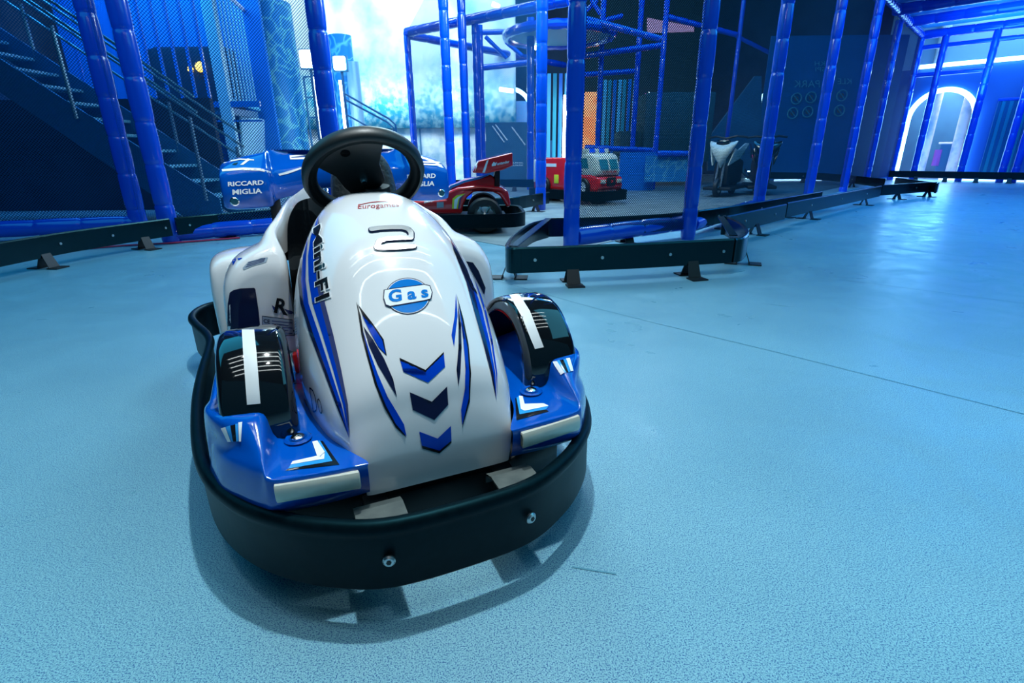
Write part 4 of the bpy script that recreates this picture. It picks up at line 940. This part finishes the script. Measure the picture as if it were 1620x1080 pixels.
# number 2
two = [(588, 364.5), (602, 362.5), (620, 361.5), (636, 361.5), (645, 364), (650, 369.5), (650, 377.5), (630, 378), (610, 379.5), (600, 383.5), (596.5, 392.5), (612, 393.5), (635, 392.5), (654, 391)]
def stroke(path, w):
    out = []
    for (x0, y0), (x1, y1) in zip(path, path[1:]):
        l = math.hypot(x1-x0, y1-y0); nx, ny = -(y1-y0)/l*w, (x1-x0)/l*w
        out.append([(x0+nx, y0+ny*.8), (x1+nx, y1+ny*.8), (x1-nx, y1-ny*.8), (x0-nx, y0-ny*.8)])
    return out+[ell(x, y, w, w*.8, 0, 14) for x, y in path]
hs('number_outline', 's_navy', *stroke(two, 5.6), off=.0022)
hs('number_two', 'chrome_l', *stroke(two, 4.0), off=.0040)
text_st('maker_lettering', 'Eurogames', [(566, 333), (632, 329.5), (630, 320.5), (567, 323.5)], M['s_red'], SH, kart, bold=-.005, off=.0012)
arc = ell(598, 327, 34, 8, -4, 20, 195, 345); arc2 = ell(598, 327, 34, 7, -4, 20, 195, 345)
hs('maker_swash', 's_red', arc+arc2[::-1])
text_st('signature', 'Do', [(496, 652), (512, 655), (505, 618), (490, 612)], M['s_black'], SH, kart, bold=-.02, off=.0012)
# stickers on the blue deck
SF = Surf(fair, kart)
def fs_(m, *polys, off=None):
    off = {'s_black': .001, 's_lblue': .0017, 's_white': .0025}[m]
    return sticker('deck_sticker', M[m], SF, kart, polys=list(polys), off=off, step=6)
fs_('s_white', [(351, 677), (358, 675), (367, 698), (362, 698)], [(378, 669), (384, 668), (383, 698), (380, 698)])
fs_('s_lblue', [(358, 675), (365, 673), (370, 698), (367, 698)], [(373, 671), (377, 670), (379, 698), (375, 698)])
fs_('s_black', [(365, 673), (373, 671), (375, 698), (370, 698)])
fs_('s_white', [(494, 700), (502, 698), (514, 716)], [(514, 716), (513, 727), (503, 728)], [(494, 700), (514, 716), (503, 726)], [(463, 731), (503, 722), (513, 727), (460, 736)])
fs_('s_lblue', [(502, 698), (506, 697.5), (526, 730), (513, 727), (514, 716)], [(460, 736), (513, 727), (526, 730), (456, 742)])
fs_('s_black', [(506, 697.5), (511, 698), (537, 735), (526, 730)], [(456, 742), (526, 730), (537, 735), (451, 745)])
fs_('s_white', [(821, 627), (827, 628), (830, 640), (824, 648)], [(824, 648), (830, 640), (860, 639), (868, 643), (830, 651)])
fs_('s_lblue', [(817, 630), (821, 627), (824, 648), (822, 656)], [(822, 656), (824, 648), (868, 643), (864, 648)])
fs_('s_black', [(815, 630), (817, 630), (822, 656), (817, 665)], [(817, 665), (822, 656), (864, 648), (868, 651)])
fs_('s_white', [(875, 573), (881, 571), (893, 590), (888, 593)], [(895, 568), (901, 567), (906, 587), (902, 588)])
fs_('s_lblue', [(881, 571), (885, 570), (896, 590), (893, 590)], [(891, 569), (895, 568), (902, 588), (899, 589)])
fs_('s_black', [(885, 570), (891, 569), (899, 589), (896, 590)])
# tape on arches
SA = Surf(arches, kart)
sticker('tape_stripe', M['tape'], SA, kart, polys=[[(383, 522), (402, 522), (406, 560), (412, 638), (391, 640), (385, 560)]], off=.0016, step=5)
sticker('tape_stripe', M['tape'], SA, kart, polys=[[(806, 467), (821, 465), (838, 492), (860, 549), (846, 552), (826, 502)]], off=.0016, step=5)
# pod stickers
SB = Surf(pods, kart)
def ps(name, m, *polys, off=.0012): return sticker(name, M[m], SB, kart, polys=list(polys), off=off, step=6)
ps('vent_panel', 's_navy', [(364, 463), (369, 459), (380, 456), (402, 455), (404, 457), (409, 490), (413, 530), (360, 530), (361, 480)])
ps('swash_sticker', 's_slate', [(430, 482), (438, 488), (436, 492), (432, 489)], [(449, 488), (462, 492), (466, 497), (456, 496)])
text_st('pod_initial', 'R', [(433, 494), (455, 499), (455, 473), (438, 471)], M['s_black'], SB, kart, bold=.03, off=.002)
ps('rating_plate', 's_navy', [(414.5, 499), (470, 506), (470, 531), (414.5, 528)])
ps('rating_plate', 's_grey', [(415.5, 500.2), (470, 507), (470, 530), (415.5, 527)], off=.0018)
text_st('rating_lettering', 'CE', [(417, 510), (427, 511.5), (427, 505), (417, 503.8)], M['s_navy'], SB, kart, bold=.02, off=.0026)
for i in range(5):
    ps('rating_lettering', 's_slate', [(430, 506.5+i*4.2), (462-(i % 2)*6, 509.5+i*4.2), (462-(i % 2)*6, 510.9+i*4.2), (430, 507.8+i*4.2)], off=.0026)
ps('caution_label', 's_grey', [(384, 424), (393, 414), (414, 408), (424, 407), (421, 415), (400, 421), (386, 427)])
for i in range(3):
    ps('caution_lettering', 's_slate', [(389+i*2, 422-i*3.4), (418+i, 413-i*2.3), (418+i, 413.8-i*2.3), (389+i*2, 423-i*3.4)], off=.002)
ps('arrow_sticker', 's_blue', [(368, 411), (374, 409), (373, 413), (369, 420)], [(376, 409), (384, 408), (378, 412)])
ps('vent_panel', 's_navy', [(737, 413), (748, 415), (757, 428), (768, 455), (766, 466), (752, 440)])
# spoiler stickers
SS = Surf([spo], kart)
text_st('spoiler_lettering', 'RICCARD', [(361, 295), (417, 292), (417, 284.8), (360.5, 287.6)], M['s_white'], SS, kart, bold=.03)
text_st('spoiler_lettering', 'MIGLIA', [(368, 308), (415, 305.6), (414, 297.6), (367.6, 299.6)], M['s_white'], SS, kart, bold=.03)
text_st('spoiler_lettering', 'RICCARD', [(645, 282.9), (689, 281.6), (689, 274.2), (644.4, 276)], M['s_white'], SS, kart, bold=.03)
text_st('spoiler_lettering', 'MIGLIA', [(649, 295.2), (687, 293.8), (687.8, 286), (649, 287.6)], M['s_white'], SS, kart, bold=.03)
def ss(m, *polys, off=.0012): return sticker('spoiler_stripe', M[m], SS, kart, polys=list(polys), off=off, step=6)
ss('s_white', [(351, 268), (385, 265.5), (412, 266.5), (428, 271), (428, 274), (410, 270), (385, 269), (352, 271.5)], [(440, 275), (455, 271), (479, 264), (479, 266.5), (456, 274.5), (442, 278)])
ss('s_white', [(353, 259), (358, 255), (380, 251), (402, 252.5), (402, 254), (380, 253.2), (360, 257)], [(380, 261), (392, 251), (397, 252), (385, 261)])
ss('s_white', [(458, 246), (488, 244), (488, 246.5), (461, 248.5), (461, 250), (488, 248.5), (488, 252), (459, 252.5)])
ss('s_black', [(367, 261), (371, 258), (377, 257), (374, 261)])
ss('s_white', [(664, 255), (695, 256), (697, 258.5), (665, 257.5)], [(664, 259), (698, 260.5), (699, 262.5), (665, 261)])

# ================================================================== red race kart behind
def ring_bumper(par, hx, hy, r, z0=.075, z1=.215, cx=0, cy=0, m='rubber'):
    pts = []
    for sx, sy, a0 in ((1, 1, 0), (-1, 1, 90), (-1, -1, 180), (1, -1, 270)):
        for k in range(7):
            a = math.radians(a0+90*k/6); pts.append(Vector((cx+sx*(hx-r)+r*math.cos(a), cy+sy*(hy-r)+r*math.sin(a))))
    pf_ = [(-.02, z0), (0, z0+.01), (0, z1-.02), (.008, z1-.008), (0, z1), (-.02, z1), (-.022, z1-.015), (-.02, z1-.03)]
    pts.reverse()
    return MB().grid(sweep(pts, pf_), True, True).build('bumper', M[m], par, smooth=True, angle=50)
rk = thing('race_kart', (-.30, 6.02, 0), math.radians(4), 'red race kart with raised rear wing, parked behind the white kart', 'kart')
def RL(px, py, y):      # point traced on the kart's side plane, in the kart's own frame
    p = Y(px, py, y) - Vector(rk.location); p.rotate(Matrix.Rotation(-math.radians(4), 3, 'Z')); return p
def side(poly, ynear, width, name, m, bevel=.02, par=None):
    q = [RL(x, y, ynear) for x, y in poly]; y0 = sum(p.y for p in q)/len(q); q = [V(p.x, y0, p.z) for p in q]
    return MB().prism(q, (0, width, 0)).build(name, M[m], par or rk, bevel=bevel, bseg=4, angle=50)
rb = side([(560, 338), (585, 325), (640, 320), (706, 316), (708, 304), (724, 297), (760, 293), (794, 297), (804, 302), (809, 326), (802, 329), (797, 318), (790, 309), (778, 303), (763, 301), (749, 304), (739, 312), (733, 324), (731, 338)], 5.66, .70, 'body', 'red', .035)
side([(700, 303), (712, 294), (735, 284), (765, 279), (777, 276), (786, 285), (790, 298), (750, 303)], 5.86, .32, 'engine_cover', 'red', .03)
side([(706, 305), (716, 297), (735, 289), (760, 283), (775, 276.5), (777, 274.5), (760, 279.5), (735, 285), (712, 294)], 5.84, .03, 'cover_trim', 's_lblue', .003)
side([(590, 322), (600, 305), (625, 298), (655, 300), (680, 316)], 5.80, .44, 'cockpit_cowl', 'red', .04)
wg = side([(747, 273), (757, 255), (774, 250.5), (811, 241.5), (811.5, 262), (795, 269), (768, 274.5)], 5.70, .66, 'rear_wing', 'red', .012)
side([(783, 269), (791, 267), (791, 297), (782, 297)], 5.85, .36, 'wing_support', 'dark', .01)
ring_bumper(rk, 1.0, .50, .22, cx=-.58)
for i in range(3): 
    MB().tube([V(-.15-i*.62, -.50, .145), V(-.15-i*.62, -.508, .145)], .012, 10).build('bumper_bolt', M['steel'], rk)
for sy in (-1, 1):
    for x, r, yy in ((0, .185, .37), (-1.15, .14, .36)):
        o = wheel('wheel', (0, 0, 0), r, .15, rk); o.location = (x, sy*yy, r+.005); o.rotation_euler = (0, 0, math.pi/2)
MB().box((-.6, 0, .12), (1.7, .7, .08)).build('chassis', M['dark'], rk, bevel=.02)
MB().box((-.52, 0, .48), (.12, .30, .36), ry=-.25).build('seat_back', M['seat'], rk, bevel=.04)
SR = Surf([rb, wg], rk)
def rs(m, *p, off=.003): return sticker('kart_sticker', M[m], SR, rk, polys=list(p), off=off, step=9)
rs('s_yellow', [(715, 330), (716, 314), (722, 309), (736, 306), (727, 313), (724, 330)])
rs('s_white', [(718, 330), (719, 316), (725, 311), (731, 309), (725, 315), (722, 330)], off=.005)
rs('s_slate', [(724.5, 330), (727, 314), (736, 306.5), (729, 315), (727, 330)])
rs('s_white', [(747, 272), (755, 256), (758, 255), (751, 272)], [(763, 273), (770, 254), (773, 253), (767, 273)])
rs('s_grey', [(691, 320), (702, 319.5), (702, 328), (691, 328.5)])
text_st('kart_lettering', 'motorsport', [(671, 323), (690, 318.5), (690, 314.8), (671, 319)], M['s_white'], SR, rk, bold=.02, off=.004)
text_st('wing_lettering', 'Funtander', [(784, 262), (806, 257.5), (806, 253), (784, 257)], M['s_white'], SR, rk, bold=.02, off=.004)
rs('s_white', [(778, 263), (784, 262), (784, 258), (781, 256), (778, 260)])

# ================================================================== fire engine ride
hd = Vector((.66, -.75, 0)); ang = math.atan2(hd.y, hd.x)
ft = thing('fire_engine_ride', (1.12, 9.22, 0), ang, 'red and white ride-on fire engine with blue roof lights behind the netting', 'fire engine')
ring_bumper(ft, .82, .42, .2, .07, .22)
# local x = forward
bod = [(-.74, .20), (.70, .20), (.74, .26), (.72, .42), (.55, .46), (.30, .46), (.26, .56), (.20, .72), (-.60, .72), (-.72, .62), (-.74, .30)]
MB().prism([V(x, -.30, z) for x, z in bod], (0, .60, 0)).build('body', M['red'], ft, bevel=.03, bseg=3)
cab = [(.18, .44), (.66, .44), (.70, .50), (.62, .74), (.54, .78), (.10, .78), (.10, .60)]
cb_ = MB().prism([V(x, -.285, z) for x, z in cab], (0, .57, 0)).build('cab', M['beige'], ft, bevel=.035, bseg=3)
fx = lambda z: .705-(z-.50)*.335
for y0, y1 in ((-.22, -.02), (.03, .22)):
    MB().prism([V(fx(.54), y0, .54), V(fx(.54), y1, .54), V(fx(.69), y1, .69), V(fx(.69), y0, .69)], (.006, 0, 0)).build('windscreen', M['glass'], cb_)
for sy in (-1, 1):
    MB().prism([V(.24, sy*.287, .56), V(.50, sy*.287, .56), V(.46, sy*.287, .71), V(.22, sy*.287, .71)], (0, sy*.004, 0)).build('side_window', M['glass'], cb_)
    for x in (-.46, .42):
        o = wheel('wheel', (0, 0, 0), .145, .10, ft, rimm=M['s_white']); o.location = (x, sy*.30, .27); o.rotation_euler = (0, 0, math.pi/2)
    MB().box((.738, sy*.20, .36), (.02, .12, .06)).build('headlight', M['ivory'], ft, bevel=.008)
    MB().box((-.18, sy*.304, .38), (.10, .01, .14)).build('side_badge', M['s_yellow'], ft, bevel=.004)
    MB().box((.22, sy*.304, .34), (.05, .01, .13)).build('side_badge', M['s_yellow'], ft, bevel=.004)
    MB().box((-.44, sy*.304, .60), (.50, .01, .05)).build('side_stripe', M['s_white'], ft)
    MB().box((-.71, sy*.18, .50), (.07, .25, .38)).build('rear_panel', M['s_white'], ft, bevel=.02)
for x in (-.5, .5):
    MB().tube([V(x, -.12, .075), V(x, .12, .075)], .075, 16).box((x, 0, .14), (.1, .1, .12)).build('caster', M['dark'], ft)
MB().box((.735, 0, .36), (.03, .22, .13)).build('grille', M['dark'], ft, bevel=.02)
MB().box((.754, 0, .36), (.01, .04, .04)).build('grille_badge', M['red2'], ft)
rb_ = MB(); [rb_.box((.36, y, .815), (.16, .07, .07)) for y in (-.24, 0, .24)]; rb_.build('roof_block', M['beige'], ft, bevel=.01)
for y in (-.12, .12): MB().box((.36, y, .82), (.12, .15, .06)).build('roof_light', mat('roof_light', (.0, .08, .9), .2, emit=(0, .08, 1), es=.5), ft, bevel=.012)
text_flat('cab_lettering', 'FUNSTAR', [V(.708, -.18, .485), V(.708, .18, .485), V(.700, .18, .52), V(.700, -.18, .52)], M['s_red'], ft, bold=.03)

# ================================================================== scooters
def scooter(loc, az, fm_, label):
    t = thing('ride_on_scooter', loc, az, label, 'scooter')       # local x = forward
    for x, r in ((.50, .17), (-.42, .17)):
        o = wheel('wheel', (0, 0, 0), r, .08, t); o.location = (x, 0, r); o.rotation_euler = (0, 0, math.pi/2)
    MB().box((-.05, 0, .15), (1.2, .50, .06)).build('base_plate', M['dark'], t, bevel=.02)
    MB().tube([V(.50, .05, .18), V(.42, .05, .60), V(.33, .02, .98)], .022, 8).tube([V(.50, -.05, .18), V(.42, -.05, .60), V(.33, -.02, .98)], .022, 8).build('fork', M['steel'], t)
    rows = []
    for z, x, w_, d in ((.50, .46, .03, .03), (.60, .49, .09, .08), (.72, .50, .17, .12), (.84, .46, .23, .14), (.90, .40, .24, .10)):
        rows.append([V(x+d*.5*math.cos(a)*1.2, w_*math.sin(a), z+.06*abs(math.sin(a))) for a in [2*math.pi*k/14 for k in range(14)]])
    MB().grid(refine(rows, 3, 2, False, True), False, True).build('front_fairing', fm_, t, smooth=True)
    for s in (-1, 1):
        MB().prism([V(.50, s*.12, .54), V(.10, s*.20, .66), V(-.30, s*.22, .92), V(-.05, s*.22, .92), V(.30, s*.20, .80), V(.44, s*.20, .84)], (0, s*.03, 0)).build('fairing_side', fm_, t, bevel=.015)
    MB().prism([V(.40, -.13, .20), V(.42, -.13, .60), V(-.1, -.13, .70), V(-.55, -.13, .62), V(-.52, -.13, .22)], (0, .26, 0)).build('engine_body', M['dark'], t, bevel=.04)
    MB().box((-.28, 0, .76), (.60, .24, .10)).build('seat', M['seat'], t, bevel=.04)
    MB().tube([V(.22, -.34, 1.02), V(.30, -.18, 1.04), V(.34, 0, 1.0), V(.30, .18, 1.04), V(.22, .34, 1.02)], .018, 8).build('handlebar', M['dark'], t)
    MB().box((.42, 0, .93), (.14, .24, .10)).build('headlight', M['black_gloss'], t, bevel=.03)
    MB().tube([V(-.1, -.2, .3), V(-.5, -.22, .34), V(-.65, -.22, .40)], [.03, .045, .05], 10).build('exhaust', M['chrome'], t)
    return t
sp0 = G(1136, 312)
scooter((sp0.x+.28, sp0.y+.42, 0), math.atan2(-.80, -.62), M['beige'], 'white and black ride-on scooter facing the camera behind the netting')
scooter((sp0.x+1.05, sp0.y+.75, 0), math.atan2(-.95, -.3), M['black_gloss'], 'darker ride-on scooter with chrome parts right of the white one')
